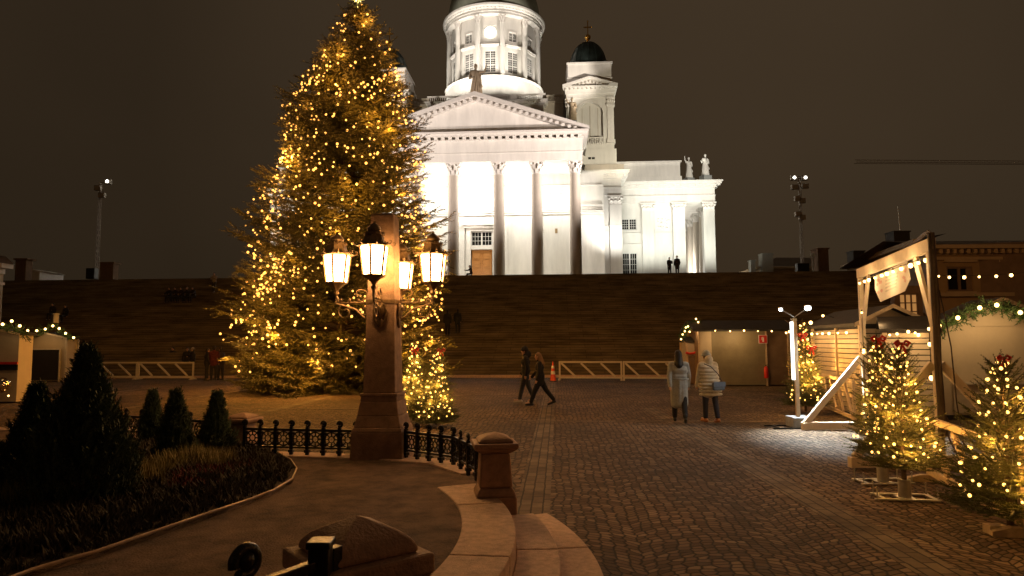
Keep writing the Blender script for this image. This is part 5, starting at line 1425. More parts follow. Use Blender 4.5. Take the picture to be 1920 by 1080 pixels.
# ------------------------------------------------------------------ garlands, bulbs
def path_pts(pts, step):
    out = []; 
    for a, c in zip(pts[:-1], pts[1:]):
        a = Vector(a); c = Vector(c); n_ = max(1, int((c-a).length/step))
        for i in range(n_): out.append(a.lerp(c, i/n_))
    out.append(Vector(pts[-1])); return out
def garland(label, pts, bulbs, r=.13, br_=.035, seed=0, dens=.035):
    L0 = Vector(pts[0]); root = thing('fir_garland', label, 'garland', L0, 0, 'lit fir garlands on the stalls'); rg = np.random.RandomState(seed); ms = []
    tmp = [sprig(.16, 14, .06, .014, s_, 1.0) for s_ in range(3)]
    pp = path_pts(pts, dens)
    for i, p in enumerate(pp):
        d = pp[min(i+1,len(pp)-1)]-pp[max(i-1,0)]; d = np.array(d)/max(1e-6,d.length)
        for _ in range(5): ms.append((rg.randint(3), frame(np.array(p-L0)+rg.normal(0,r*.22,3), d*rg.choice([-1,1])*.8+rg.normal(0,.8,3)+[0,0,-.2], r/.13*rg.uniform(.7,1.1), rg.uniform(0,3))))
    scatter('foliage', tmp, ms, M['garland'], root)
    bm_ = bulbmesh(br_, 'bulb')
    for p in bulbs: o = bpy.data.objects.new('bulb', bm_); C.objects.link(o); o.parent = root; o.location = Vector(p)-L0
    return root

# ------------------------------------------------------------------ kiosks
def kiosk(label, origin, rz, W, D, Hh, boards, front, roofrise=.5, over=.25, gable='x', sidemat='siding', roofmat='roofdark', group='wooden market stalls', step=.13, trims=True, corner='woodpale'):
    """front is local -y; boards: list of wall sides to board ('f','l','r')"""
    root = thing('market_stall', label, 'market stall', origin, rz, group)
    b = MB(); b.box(.03, W-.03, .03, D-.03, .05, Hh); b.build('body', M['dark' if boards else sidemat], root)
    b = MB()
    nz_ = int((Hh-.1)/step)
    for i in range(nz_):
        z0_ = .10+i*step
        if 'f' in boards: b.vprism([(0,0)]*0 or [(0,0)], 0, 0) if False else b.box(.02, W-.02, -.008-.006*(i%2), .028, z0_+.010, z0_+step-.012)
        if 'l' in boards: b.box(-.008, .028, .02, D-.02, z0_+.010, z0_+step-.012)
        if 'r' in boards: b.box(W-.028, W+.008, .02, D-.02, z0_+.010, z0_+step-.012)
    if b.v: b.build('siding', M[sidemat], root, bevel=.004)
    b = MB()
    for x, y in ((0,0),(W,0),(0,D),(W,D)): b.box(x-.045, x+.045, y-.045, y+.045, 0, Hh+.002)
    if trims: b.build('corner_trim', M[corner], root)
    rf = MB(); o_ = over
    if gable == 'x':   # ridge along x
        for q in (0, 1):
            y0_, y1_ = (-o_, D/2) if q == 0 else (D+o_, D/2)
            rf.add([(-o_,y0_,Hh-.06),(W+o_,y0_,Hh-.06),(W+o_,y1_,Hh+roofrise),(-o_,y1_,Hh+roofrise),(-o_,y0_,Hh+.02),(W+o_,y0_,Hh+.02),(W+o_,y1_,Hh+roofrise+.08),(-o_,y1_,Hh+roofrise+.08)],
                   [(0,1,2,3),(4,7,6,5),(0,4,5,1),(1,5,6,2),(2,6,7,3),(3,7,4,0)])
        gb = MB()
        for x in (.02, W-.10): gb.add([(x,0,Hh),(x,D,Hh),(x,D/2,Hh+roofrise-.02),(x+.08,0,Hh),(x+.08,D,Hh),(x+.08,D/2,Hh+roofrise-.02)], [(0,2,1),(3,4,5),(0,3,5,2),(1,2,5,4),(0,1,4,3)])
    else:
        for q in (0, 1):
            x0_, x1_ = (-o_, W/2) if q == 0 else (W+o_, W/2)
            rf.add([(x0_,-o_,Hh-.06),(x0_,D+o_,Hh-.06),(x1_,D+o_,Hh+roofrise),(x1_,-o_,Hh+roofrise),(x0_,-o_,Hh+.02),(x0_,D+o_,Hh+.02),(x1_,D+o_,Hh+roofrise+.08),(x1_,-o_,Hh+roofrise+.08)],
                   [(0,1,2,3),(4,7,6,5),(0,4,5,1),(1,5,6,2),(2,6,7,3),(3,7,4,0)])
        gb = MB()
        for y in (.0, D-.08): gb.add([(0,y,Hh),(W,y,Hh),(W/2,y,Hh+roofrise-.02),(0,y+.08,Hh),(W,y+.08,Hh),(W/2,y+.08,Hh+roofrise-.02)], [(0,1,2),(3,5,4),(0,3,4,1),(1,4,5,2),(2,5,3,0)])
    rf.build('roof', M[roofmat], root); [(lambda g1: (setattr(g1,'v',gb.v[6*k_:6*k_+6]), setattr(g1,'f',[tuple(i_-6*k_ for i_ in f_) for f_ in gb.f if f_[0]//6 == k_]), g1.build('gable', M[sidemat], root)))(MB()) for k_ in (0,1)]
    if gable == 'x' and corner == 'woodpale' and trims:
        t = MB()
        for q in (0,1):
            y0_, y1_ = (-o_, D/2) if q == 0 else (D+o_, D/2); t.beam((W+o_+.012,y0_,Hh-.02),(W+o_+.012,y1_,Hh+roofrise+.04),.02,.09,up=(1,0,0)) if False else t.add([(W+o_+.002,y0_,Hh-.07),(W+o_+.002,y1_,Hh+roofrise-.01),(W+o_+.002,y1_,Hh+roofrise+.09),(W+o_+.002,y0_,Hh+.03),(W+o_+.022,y0_,Hh-.07),(W+o_+.022,y1_,Hh+roofrise-.01),(W+o_+.022,y1_,Hh+roofrise+.09),(W+o_+.022,y0_,Hh+.03)],[(0,1,2,3),(4,7,6,5),(0,4,5,1),(3,2,6,7)])
        t.build('verge_board', M[corner], root)
    if gable == 'y':
        t = MB()
        for q in (0,1):
            x0_, x1_ = (-o_, W/2) if q == 0 else (W+o_, W/2); t.beam((x0_,-o_-.012,Hh-.02),(x1_,-o_-.012,Hh+roofrise+.04),.02,.09)
        t.build('verge_board', M[corner], root)
    if front:
        kind, x0_, x1_, z0_, z1_ = front
        f = MB()
        if kind == 'shutter':
            n_ = int((z1_-z0_)/.075)
            for i in range(n_): f.box(x0_, x1_, -.035-.004*(i%2), -.015, z0_+i*(z1_-z0_)/n_, z0_+(i+.88)*(z1_-z0_)/n_)
            f.box(x0_, x1_, -.018, -.0145, z0_, z1_)
            f.build('shutter', M['shutter'], root)
        elif kind == 'open':
            f.box(x0_, x1_, -.022, -.0155, z0_, z1_); f.build('opening_shade', M['dark'], root)  # dark sheet on the closed body stands in for the unlit inside
        g = MB(); g.box(x0_-.07, x0_-.002, -.06, -.016, 0, z1_+.07); g.box(x1_+.002, x1_+.07, -.06, -.016, 0, z1_+.07); g.box(x0_, x1_, -.055, -.017, z1_+.002, z1_+.07); g.build('opening_trim', M[corner], root)
    return root
def glights(label, pts, r=.035, sag=None, group='festoon bulb strings', wire=True, matn='bulb'):
    pts = [Vector(p) for p in pts]
    w_ = [[p+Vector((0,0,.05)) for p in pts]] if wire and len(pts) > 1 else None
    return string_thing(label, pts[0], pts, r, matn, wire=w_, name='festoon_lights', sockets=True, wr=.007, group=group)

# stall A: roller shutter, facing the camera
kA = G(1313, 724); W_A = (G(1482,724)-kA).length; YA = kA.y
hA = P(1390,617,YA).z
kiosk('closed stall with brown roller shutter and red sign near the stairs', (kA.x,kA.y,0), -AL, W_A, 2.6, hA-.05, '', ('shutter', (G(1336,724)-kA).x, (G(1438,724)-kA).x, .05, P(1390,618.5,YA).z-.05), roofrise=.40, over=.3, sidemat='sidingdark')
lc = MB(); lc.box(.02,.52,-.07,-.02,0,hA-.06); o_ = lc.build('pale_panel', M['kioskpale'], None); 
st_A = bpy.data.objects['market_stall']; o_.parent = st_A
glights('festoon bulbs under the eave of the roller shutter stall', [P(x, y, YA-.55) for x, y in ((1341,620),(1369,621),(1395,620),(1421,621),(1447,621),(1474,624))], .038)
# sign (fire extinguisher symbol) and extinguisher
sp_ = P(1430.5, 636, YA-.32); sgn = thing('safety_sign', 'square red sign with white extinguisher symbol on the roller shutter stall', 'sign', sp_, -AL)
b = MB(); b.box(-.19,.19,-.012,.012,-.19,.19); b.build('sign_border', M['signwhite'], sgn); b = MB(); b.box(-.17,.17,-.016,-.0125,-.17,.17); b.build('sign_panel', M['red'], sgn)
b = MB(); b.box(-.035,.04,-.020,-.0165,-.12,.06); b.box(-.015,.02,-.020,-.0165,.062,.10); b.beam((-.005,-.018,.10),(-.07,-.018,.06),.018,.004,up=(0,1,0)); b.beam((-.07,-.018,.06),(-.07,-.018,-.04),.016,.004,up=(0,1,0)); b.build('symbol', M['signwhite'], sgn)
ex = P(1437, 709, YA-.42); exo = thing('fire_extinguisher', 'red fire extinguisher hanging at the right side of the roller shutter', 'fire extinguisher', ex, -AL)
b = MB(); b.lathe([(.085,0),(.095,.03),(.095,.42),(.06,.5),(.03,.52)], 16); b.build('cylinder_body', M['red'], exo, smooth=40)
b = MB(); b.tube((0,0,.52),(0,0,.57),.02); b.beam((-.02,0,.58),(.09,0,.60),.02,.015); b.path([(.02,-.01,.55),(.10,-.03,.48),(.105,-.03,.25)], .010, 6); b.build('valve', M['blackcable'], exo)

# stall A2: narrow stall end with garland and red ribbon at left of A
kB = G(1288, 722); YB = kB.y+.4
k2 = kiosk('narrow stall end left of roller shutter stall, red ribbon on its counter', (P(1289,700,YB).x,YB,0), -AL, (1311-1289)*YB/F, 1.6, P(1300,640,YB).z, '', None, roofrise=.15, over=.05, sidemat='kioskpale')
lo = MB(); ww = (1311-1289)*YB/F; lo.box(.05, ww-.05, -.03, -.015, .05, P(1300,668,YB).z); lo.build('counter_front', M['sidingdark'], k2)
b = MB(); p = P(1286,661,YB-.12); q = P(1312,656,YB-.12); mid = (p+q)/2+Vector((0,0,-.10)); b.path([p, p.lerp(mid,.5)+Vector((0,0,-.03)), mid, mid.lerp(q,.5)+Vector((0,0,-.02)), q], .055, 8); tag(b.build('red_ribbon', M['bow'], smooth=60), 'thick red ribbon draped across the narrow stall end', 'ribbon')
gp = [P(x,y,YB-.2) for x,y in ((1279,633),(1283,622),(1291,609),(1300,606),(1306,601),(1313,611),(1319,622))]
garland('fir garland mound on the narrow stall end', gp, [P(x,y,YB-.32) for x,y in ((1305,598),(1309,604),(1290,612),(1293,622),(1286,614),(1315,611),(1319,619),(1280,627),(1277,636),(1284,621),(1299,609))], r=.2, br_=.04, seed=3, dens=.07)

# stall B: long side seen obliquely on the right
xB = 9.05
b1 = P(1527, 700, 21.2); b0_ = P(1617, 700, 17.3)
ang = math.atan2((b0_-b1).y, (b0_-b1).x)
LB = (Vector((b0_.x,b0_.y,0))-Vector((b1.x,b1.y,0))).length
kiosk('brown boarded stall seen from its long side behind the ladder barrier', (b1.x,b1.y,0), ang, LB, 1.45, 2.42, 'fr', None, roofrise=.40, over=.2, gable='x', sidemat='siding')
bb_ = Vector((b1.x,b1.y,0)); dB = (Vector((b0_.x,b0_.y,0))-bb_).normalized(); nB = Vector((dB.y,-dB.x,0))
tm = MB(); c_ = bb_+dB*(LB*.56)+nB*.03; tm.beam((c_.x,c_.y,0),(c_.x,c_.y,2.34),.07,.03); o_ = tm.build('batten', M['woodpale'], None); o_.parent = [x for x in bpy.data.objects if x.get('label','').startswith('brown boarded')][0]; o_.matrix_parent_inverse = (Matrix.Translation((b1.x,b1.y,0)) @ Matrix.Rotation(ang,4,'Z')).inverted()
glights('festoon bulbs under the eave of the long boarded stall', [bb_+dB*(LB*t)+nB*.34+Vector((0,0,2.2)) for t in (.04,.15,.27,.40,.52,.66,.84,1.0)], .035)
glights('festoon bulbs strung above the roof of the long boarded stall', [P(x,y,20.0) for x,y in ((1480,622),(1500,612),(1520,605),(1543,592),(1568,600))], .05)
# stall C: bright lit stall behind the gate
YC = 16.0; c0 = P(1640,700,YC+.3); c1 = P(1737,700,YC-.6); angc = math.atan2(c1.y-c0.y, c1.x-c0.x); LC = math.hypot(c1.x-c0.x, c1.y-c0.y)
kiosk('brightly lit pale boarded stall behind the farther gate bow', (P(1662,700,YC).x, YC, 0), R(-25), 1.02, 1.5, P(1664,619,YC).z, 'fl', None, roofrise=.26, over=.10, gable='x', sidemat='kioskpale')
glights('bright bulbs on the front of the pale boarded stall', [P(x,y,YC-.35) for x,y in ((1668,628),(1682,626),(1703,622),(1716,624),(1729,620),(1722,628))], .035)
# stall D: big pale stall on the right
YD = 17.4; kD = P(1762,700,YD)
WD = (2000-1762)*YD/F
kD_ = kiosk('large plain beige stall with garland at the right edge', (kD.x,YD,0), R(-3), WD, 1.2, P(1800,612,YD).z, '', None, roofrise=.65, over=.05, gable='y', sidemat='kioskpale', trims=False)
b = MB(); zc_ = P(1850,718,YD).z; b.box(.35, WD-.1, -.10, -.002, zc_-.03, zc_+.03); b.build('counter_ledge', M['woodpaint'], kD_)
b = MB()
for i in range(5): b.box(.30, WD-.1, -.012, -.002, .16+i*.16, .16+i*.16+.15)
b.build('lower_boards', M['kioskpale'], kD_, bevel=.004)
b = MB(); b.box(.1, WD-.1, -.02, -.002, .0, .12); b.build('foot_shadow', M['dark'], kD_)  # dark strip paints the shadow line along the foot of the wall
gp = [P(x,y,YD-.35) for x,y in ((1757,615),(1775,608),(1790,600),(1806,592),(1822,583),(1840,577),(1858,573),(1875,574),(1895,582),(1925,590))]
garland('fir garland arching over the large beige stall', gp, [P(x,y,YD-.55) for x,y in ((1761,611),(1796,596),(1837,577),(1869,572),(1913,586))], r=.22, br_=.055, seed=8, dens=.06)
glights('row of festoon bulbs hanging before the yellow building', [P(x,y,22) for x,y in ((1760,518),(1780,520),(1808,520),(1836,519),(1868,518),(1896,516),(1930,513))], .05)

# left stalls
YL = G(40,716).y; kl = P(40,700,YL); WL = (125-40)*YL/F
kL = kiosk('pale stall with dark open counter at left, behind the tall thuja', (kl.x,YL,0), -AL, WL, .9, P(80,634,YL).z, '', ('open', WL*.22, WL*.86, .1, P(80,656,YL).z), roofrise=.25, over=.1, gable='y', sidemat='kioskpale', corner='woodpaint')
garland('fir garland with bulbs over the left open stall', [P(x,y,YL-.3) for x,y in ((46,632),(58,630),(75,622),(88,616),(100,610),(112,618),(125,628),(139,634))], [P(x,y,YL-.5) for x,y in ((52,620),(69,620),(85,617),(99,611),(111,616),(123,625),(138,633))], r=.22, br_=.065, seed=5, dens=.1)
YL2 = 24.0; kl = P(-150,700,YL2); WL2 = (41+150)*YL2/F
kL2 = kiosk('pale stall with red trim cut by the left edge', (kl.x,YL2,0), -AL, WL2, .7, P(20,626,YL2).z, '', None, roofrise=.3, over=.05, gable='y', sidemat='kioskpale', trims=False)
b = MB(); zr_ = P(20,680,YL2).z; b.box(.05, WL2+.01, -.06, -.002, zr_-.05, zr_+.03); b.build('red_trim', M['red'], kL2)
b = MB(); b.box(.05, WL2+.0, -.012, -.002, P(20,694,YL2).z, zr_-.055); b.build('gap_shade', M['dark'], kL2)  # dark strip paints the shade of the gap below the red trim
garland('fir garland with bulbs along the left edge stall', [P(x,y,YL2-.3) for x,y in ((-30,612),(0,612),(20,612),(42,622),(50,630)) ], [P(x,y,YL2-.5) for x,y in ((5,608),(22,602),(37,611))], r=.2, br_=.05, seed=6, dens=.08)
b = MB(); p = P(3,722,YL2-.6); b.ball(p, .26, 24, 14); ob = b.build('mirror_ball', M['chrome'], smooth=60); tag(ob, 'shiny metallic ball ornament hanging at the left edge stall', 'ornament')
string_thing('single warm bulb below the shiny ball ornament', P(16,742,YL2-.6), [P(16,742,YL2-.6)], .04, 'bulb', name='warm_bulb', cat='light bulb')
b = MB(); p = P(105,602,YL-.1); q = P(107,590,YL-.1); b.tube((p.x,p.y,p.z-.1),(p.x,p.y,q.z),.14,.13,10); b.lathe([(.16,0),(.17,.05),(.12,.08)], 10, (p.x,p.y,q.z)); tag(b.build('stove_pipe', M['kioskpale']), 'short pale flue on the roof of the left open stall', 'flue')

# ------------------------------------------------------------------ gate with banner
pf = G(1626,806); pn = G(1766,876)
ZG = P(1616,508,pf.y).z; ZGn = P(1745,443,pn.y).z; ZG = (ZG+ZGn)/2-.10
F0 = Vector((pf.x,pf.y,0)); N0 = Vector((pn.x,pn.y,0)); gd_ = (N0-F0).normalized(); gn = Vector((-gd_.y, gd_.x, 0))
gate = thing('timber_gate', 'tall white timber gate frame carrying banner and bulbs', 'gate', F0, 0)
def gb_(name, p, q, w_, h_, mt='gatewood', up=(0,0,1)):
    b = MB(); b.beam(Vector(p)-F0, Vector(q)-F0, w_, h_, up); return b.build(name, M[mt], gate, bevel=.006)
Zv = lambda z: Vector((0,0,z))
gb_('post', F0+Zv(.06), F0+Zv(ZG-.11), .10, .12, up=gd_); gb_('post', N0+Zv(.06), N0+Zv(ZG-.11), .10, .12, up=gd_)
gb_('crossbeam', F0-gd_*.12+Zv(ZG-.0), N0+gd_*.12+Zv(ZG-.0), .10, .21)
for base, s_ in ((F0,1),(N0,-1)):
    gb_('knee_brace', base+gd_*s_*.06+Zv(ZG-1.25), base+gd_*s_*.75+Zv(ZG-.11), .05, .17)
for base in (F0, N0):
    left = Vector((-1,-.06,0)).normalized()
    gb_('foot_beam', base+left*1.5+Zv(.10), base-left*1.5+Zv(.10), .12, .16)
    gb_('raking_brace', base+left*1.42+Zv(.16), base+left*.07+Zv(1.62), .07, .13); gb_('raking_brace', base-left*1.42+Zv(.16), base-left*.07+Zv(1.62), .07, .13)
# cable bundle on near post
b = MB(); cbp = N0+gd_*.14
rg = np.random.RandomState(2)
for k in range(7):
    o_ = Vector((rg.uniform(-.05,.05), rg.uniform(-.04,.04), 0)); b.path([cbp+o_+Zv(z)+Vector((.012*math.sin(z*3+k),0,0)) for z in np.linspace(.5, ZG+.18, 14)], .028, 6)
for q in range(3):
    b.path([cbp+Zv(ZG+.16)+Vector((.0,0,0)), cbp+Zv(ZG+.24)-gd_*(.15+.1*q), cbp+Zv(ZG+.16)-gd_*(.5+.2*q), cbp+Zv(ZG+.13)-gd_*(1.6)], .016, 5)
    b.path([cbp+Zv(.9), cbp+Vector((.05+.08*q,-.05,.5)), cbp+Vector((.15+.14*q,-.15,.12)), cbp+Vector((.5+.2*q,.1+.1*q,.02))], .014, 5)
b.path([cbp+Zv(2.8)+Vector((.06,0,0)), cbp+Zv(1.9)+Vector((.2,0,0)), cbp+Zv(1.0)+Vector((.24,0,0)), cbp+Zv(.03)+Vector((.42,.1,0))], .011, 5)
tag(b.build('cable_bundle', M['cablewrap'], smooth=60), 'thick dark cable bundle strapped to the nearer gate post', 'cables')
# banner
t0_, t1_ = .20, .66
def gp_(t, z, off=0.0): return F0+(N0-F0)*t+Zv(z)-gn*off*0+gn*off
GL = (N0-F0).length
def gpx(x, y):
    p = plane(x, y, F0, gn)-F0; return (p.dot(gd_)/GL, p.z)
bz = [gpx(*q) for q in ((1641,518),(1641,542),(1651,566),(1697,546),(1707,524),(1701,489))]
def gq(x, y): return gpx(x, y)
def flat(name, poly, off, mt, th=.008, parent=None):
    b = MB(); Mx = Matrix.Translation(F0) @ Matrix((gd_, gn, Vector((0,0,1)))).transposed().to_4x4(); 
    b.vprism([(p[0]*GL, p[1]) for p in poly], off-th/2, off+th/2, Mx); return b.build(name, M[mt], parent)
bn = thing('banner', 'pale shield shaped banner with faded red print hanging in gate', 'banner', (0,0,0))
flat('banner_cloth', bz, 0, 'banner', .01, bn)
rgb = random.Random(4)
for k in range(15):
    x_, y_ = (rgb.uniform(1644,1654), rgb.uniform(520,548)) if k < 9 else (rgb.uniform(1691,1699), rgb.uniform(500,528))
    flat('print_red', [gpx(x_,y_),gpx(x_-1,y_+3.5),gpx(x_+1.2,y_+6),gpx(x_+3,y_+2.5),gpx(x_+2.2,y_-1)], -.008, 'bannerred', .002, bn)
for j in range(5):
    y_ = 519+j*6.5; flat('print_line', [gpx(1661,y_),gpx(1661,y_+3),gpx(1685-j,y_+3-9),gpx(1685-j,y_-9)], -.008, 'bannergrey', .002, bn)
nsd = -1
def off_cam(p, d): return p + (CP-p).normalized()*d
glights('festoon bulbs along the crossbeam of the timber gate', [off_cam(gp_(t, ZG-.22), .16) for t in (-.02,.08,.16,.27,.38,.46,.55,.66,.78,.87,.95)], .036)
glights('festoon bulbs down the far gate post', [off_cam(F0+Zv(z),.14) for z in (ZG-.9,ZG-1.75,ZG-1.8,ZG-2.6)], .034)
glights('festoon bulbs hanging inside near gate post', [off_cam(N0-gd_*.25+Zv(z),.14) for z in (ZG-1.35,ZG-1.6,ZG-2.15)], .04)
glights('lone festoon bulb beside the far gate post knee', [off_cam(F0+gd_*.5+Zv(ZG-1.78),.1)], .034, wire=False)

# pale barriers near right edge and behind the gate
r0 = G(1742,902); r1 = G(1925,1010)
barrier((r0.x,r0.y), (r1.x,r1.y), 3, 'timber barrier panel in right foreground, in front of the cut fir', group='timber barriers by the gate', h=.92, mt='woodpale')
q0 = G(1548,772); q1 = G(1598,792)
barrier((G(1545,768).x,G(1545,768).y), (G(1604,797).x,G(1604,797).y), 4, 'ladder like timber barrier beside the far gate foot', group='timber barriers by the gate', mt='woodpale', h=1.05)
# stray wooden block
b = MB(); p = G(1866,1000); b.box(p.x-.09,p.x+.09,p.y-.06,p.y+.06,.0,.09); tag(b.build('wooden_block', M['woodpale'], bevel=.004), 'small pale wooden block on cobbles below the right fir', 'block')

# ------------------------------------------------------------------ cold LED lamp post
pl_ = G(1496, 803); lpst = thing('led_lamp_post', 'slim post with two cold white lamp heads on concrete block', 'lamp post', (pl_.x,pl_.y,0))
LY = pl_.y; zt_ = P(1490,601,LY).z
b = MB(); b.box(-.03,.06,-.03,.03,.12,zt_); b.build('post', M['woodpale'], lpst, bevel=.005)
b = MB(); b.box(-.085,-.032,-.045,.03,P(1490,712,LY).z,zt_-.03); b.build('tube_light', M['ledtube'], lpst, bevel=.006)
b = MB(); zA, zB = P(1463,580,LY).z, P(1514,577,LY).z; xA, xB_ = P(1463,580,LY).x-pl_.x, P(1514,577,LY).x-pl_.x
b.path([(0,0,zt_),(0,0,zt_+.08),(xA,-.02,zA)], .012, 6); b.path([(0,0,zt_+.07),(xB_,-.02,zB)], .012, 6); b.box(-.06,.06,-.04,.04,zt_,zt_+.05); b.build('arm', M['steel'], lpst)
for x_, z_, r_ in ((xA,zA,.045),(xB_,zB,.072)):
    b = MB(); b.lathe([(r_*.5,.03),(r_+.012,.012),(r_+.012,0)], 14, (x_,-.02,z_+r_*.5), cap=True); h_ = b.build('lamp_head', M['steel'], lpst, smooth=40)
    b = MB(); b.ball((x_,-.02,z_-.01), r_, 12, 8, (1,1,.8)); b.build('led', M['led'], h_)
lamp('SPOT', 'led_spot', (pl_.x+xB_, LY-.06, zB-.08), (.82,.95,1), 2300, .04, (pl_.x+.5, LY-1.3, 0), 84, .85)
lamp('SPOT', 'led_spot', (pl_.x+xA, LY-.06, zA-.08), (.85,.95,.95), 130, .04, (pl_.x-3.2, LY-1.5, .3), 110, .8)
b = MB(); b.box(-.14,.30,-.12,.36,.02,.26); b.build('ballast_block', M['concrete'], lpst, bevel=.02)
b = MB()
for y_ in (-.16,.42): b.box(-.62,.42,y_-.02,y_+.02,0,.035)
b.box(-.45,-.41,-.138,.398,.005,.033); b.build('base_frame', M['iron'], lpst)

# ------------------------------------------------------------------ floodlight masts on terrace
def mast(x, ytop, ybot, n, label, lit, Y):
    base = P(x[1], ybot, Y); top = P(x[0], ytop, Y)
    base.z = ZT; bx = (base.x+top.x)/2
    root = thing('floodlight_mast', label, 'floodlight mast', (bx, Y, base.z)); h = top.z-base.z
    b = MB()
    for q in ((-.12,-.12),(.12,-.12),(.12,.12),(-.12,.12)): b.tube((q[0],q[1],0),(q[0]*.6,q[1]*.6,h), .03, n=5)
    z = 0; k = 0
    while z < h-.5:
        b.beam((-.11,-.11,z),(.11,-.11,z+.5),.025,.025); b.beam((.11,.11,z),(-.11,.11,z+.5),.025,.025); b.beam((-.11,.11,z),(-.11,-.11,z+.5),.025,.025); z += .5
    b.build('lattice_mast', M['mast'], root)
    for (dx, dz, on) in lit:
        f = MB(); f.box(-.30,.30,-.12,.22,-.24,.24); o_ = f.build('floodlight', M['mast'], root, bevel=.03); o_.location = (dx, -.1, h+dz)
        if on:
            g = MB(); g.lathe([(.12,0),(.12,.04)], 16, M=Matrix.Rotation(R(90),4,'X')); g_ = g.build('lens', M['flood'], o_); g_.location = (0 if not on == 2 else .05, -.125, 0)
    b = MB()
    for (dx, dz, on) in lit: b.beam((0,0,h+dz-.05),(dx,-.05,h+dz-.05),.05,.05)
    b.build('bracket', M['mast'], root)
    return root
mast((1496,1508), 330, 508, 5, 'tall floodlight mast with stacked lamps right of the cathedral', [(-.55,-.2,1),(.45,-.2,2),(-.5,-1.1,0),(.5,-1.0,0),(.15,-2.4,0),(-.25,-2.2,0),(.1,-4.0,0),(-.25,-3.7,0)], 64)
mast((188,182), 343, 516, 5, 'floodlight mast standing left of the big tree', [(.75,.1,1),(-.2,-.5,0),(.2,-1.2,0)], 64)
#@@END

#@@BUILDINGS
# ------------------------------------------------------------------ background buildings
def bbox(root, name, x0, x1, y0, y1, Y, D, mt, bev=0):
    a = P(x0, (y0+y1)/2, Y); c = P(x1, (y0+y1)/2, Y); zt = P((x0+x1)/2, y0, Y).z; zb = P((x0+x1)/2, y1, Y).z
    b = MB(); o0 = root.location; b.box(a.x-o0.x, c.x-o0.x, Y-o0.y, Y+D-o0.y, zb-o0.z, zt-o0.z); return b.build(name, M[mt], root, bevel=bev)
YE = 46.0
be = thing('yellow_building', 'long yellow plastered building with dentil cornice behind the stalls', 'building', (P(1600,600,YE).x, YE, 0))
bx0, bx1 = P(1590,600,YE).x-be.location.x, P(2100,600,YE).x-be.location.x
zt_ = P(1840,478,YE).z
wins = []
for xc in (1800, 1902):
    u0_, u1_ = P(xc-24,520,YE).x-be.location.x, P(xc+24,520,YE).x-be.location.x; wins.append((u0_,u1_,P(xc,546,YE).z,P(xc,500,YE).z))
wb = MB(); wallgrid(wb, P(1745,600,YE).x-be.location.x, bx1, 0, zt_, 0, wins, .3); wb.build('wall', M['ochre'], be)
for (a, c, d, e2) in wins:
    f = MB(); f.box(a,a+.12,.1,.2,d,e2); f.box(c-.12,c,.1,.2,d,e2); f.box(a+.12,c-.12,.1,.2,e2-.12,e2); f.box(a+.12,c-.12,.1,.2,d,d+.12); f.box((a+c)/2-.09,(a+c)/2+.09,.08,.2,d+.12,e2-.12)
    fo = f.build('window', M['sidingdark'], be); g = MB(); g.box(a+.12,c-.12,.15,.17,d+.12,e2-.12); g.build('pane', M['pane'], fo)
    s = MB(); s.box(a-.25,c+.25,-.22,-.003,e2+.3,e2+.45); s.box(a-.15,c+.15,-.1,-.003,d-.15,d-.02); s.build('window_hood', M['ochrelight'], be)
cx0 = P(1745,600,YE).x-be.location.x
cn = MB(); cn.box(cx0, bx1, -.25, .0-.003, zt_-.35, zt_-.15); cn.box(cx0-.1, bx1, -.9, 1, zt_+.35, zt_+.6); cn.box(cx0, bx1, -.15, .5, zt_, zt_+.35)
zc2 = P(1840,549,YE).z; cn.box(cx0, bx1, -.35, -.004, zc2-.25, zc2); cn.build('cornice', M['ochrelight'], be)
dn = MB()
k = cx0
while k < bx1: dn.box(k, k+.22, -.65, -.152, zt_+.05, zt_+.34); k += .46
dn.build('brackets', M['ochrelight'], be)
rf = MB(); rf.add([(cx0-.2,-.9,zt_+.602),(bx1,-.9,zt_+.602),(bx1,5,zt_+1.7),(cx0-.2,5,zt_+1.7),(bx1,12,zt_+.4),(cx0-.2,12,zt_+.4)], [(0,1,2,3),(3,2,4,5)]); rf.build('roof', M['rooftin'], be)
# its side wing receding left with sloping eave
wg = thing('corner_building', 'low brown corner building with pale sloping eave behind gate', 'building', (P(1700,600,60).x, 60, 0))
pA = P(1600,500,63); pB = P(1745,436,46.5)
o0 = Vector(wg.location)
b = MB(); pa_, pb_ = Vector((pA.x,pA.y,0))-o0, Vector((pB.x,pB.y,0))-o0
d_ = (pb_-pa_).normalized(); n_ = Vector((-d_.y, d_.x, 0)); 
if n_.x < 0: n_ = -n_
zA_, zB_ = pA.z, pA.z+.0
b.add([pa_, pb_, pb_+Zv(zA_-.3), pa_+Zv(zA_-.3), pa_+n_*6, pb_+n_*6, pb_+n_*6+Zv(zA_-.3), pa_+n_*6+Zv(zA_-.3)], [(0,1,2,3),(0,3,7,4),(1,5,6,2),(4,7,6,5),(3,2,6,7)]); b.build('wall', M['sidingdark'], wg)
b = MB(); b.beam(pa_-n_*.5+Zv(zA_-.15), pb_-n_*.5+Zv(zA_-.15), 1.4, .16); b.beam(pa_-n_*.2+Zv(zA_-.42), pb_-n_*.2+Zv(zA_-.42), .7, .28); b.beam(pa_-n_*.9+Zv(zA_+.05), pb_-n_*.9+Zv(zA_+.05), .5, .14); b.build('eave', M['ochrelight'], wg)
b = MB(); b.add([pa_-n_*1.0+Zv(zA_+.13), pb_-n_*1.0+Zv(zA_+.13), pb_+n_*1.0+Zv(zA_+.45), pa_+n_*1.0+Zv(zA_+.45)], [(0,1,2,3)]); b.build('roof', M['rooftin'], wg)
wl = MB(); lw = thing('scaffold_bay', 'warmly lit gridded window bay seen under the banner', 'window bay', (P(1700,600,40).x, 40, 0))
a = P(1686,552,40)-Vector(lw.location); c = P(1722,600,40)-Vector(lw.location)
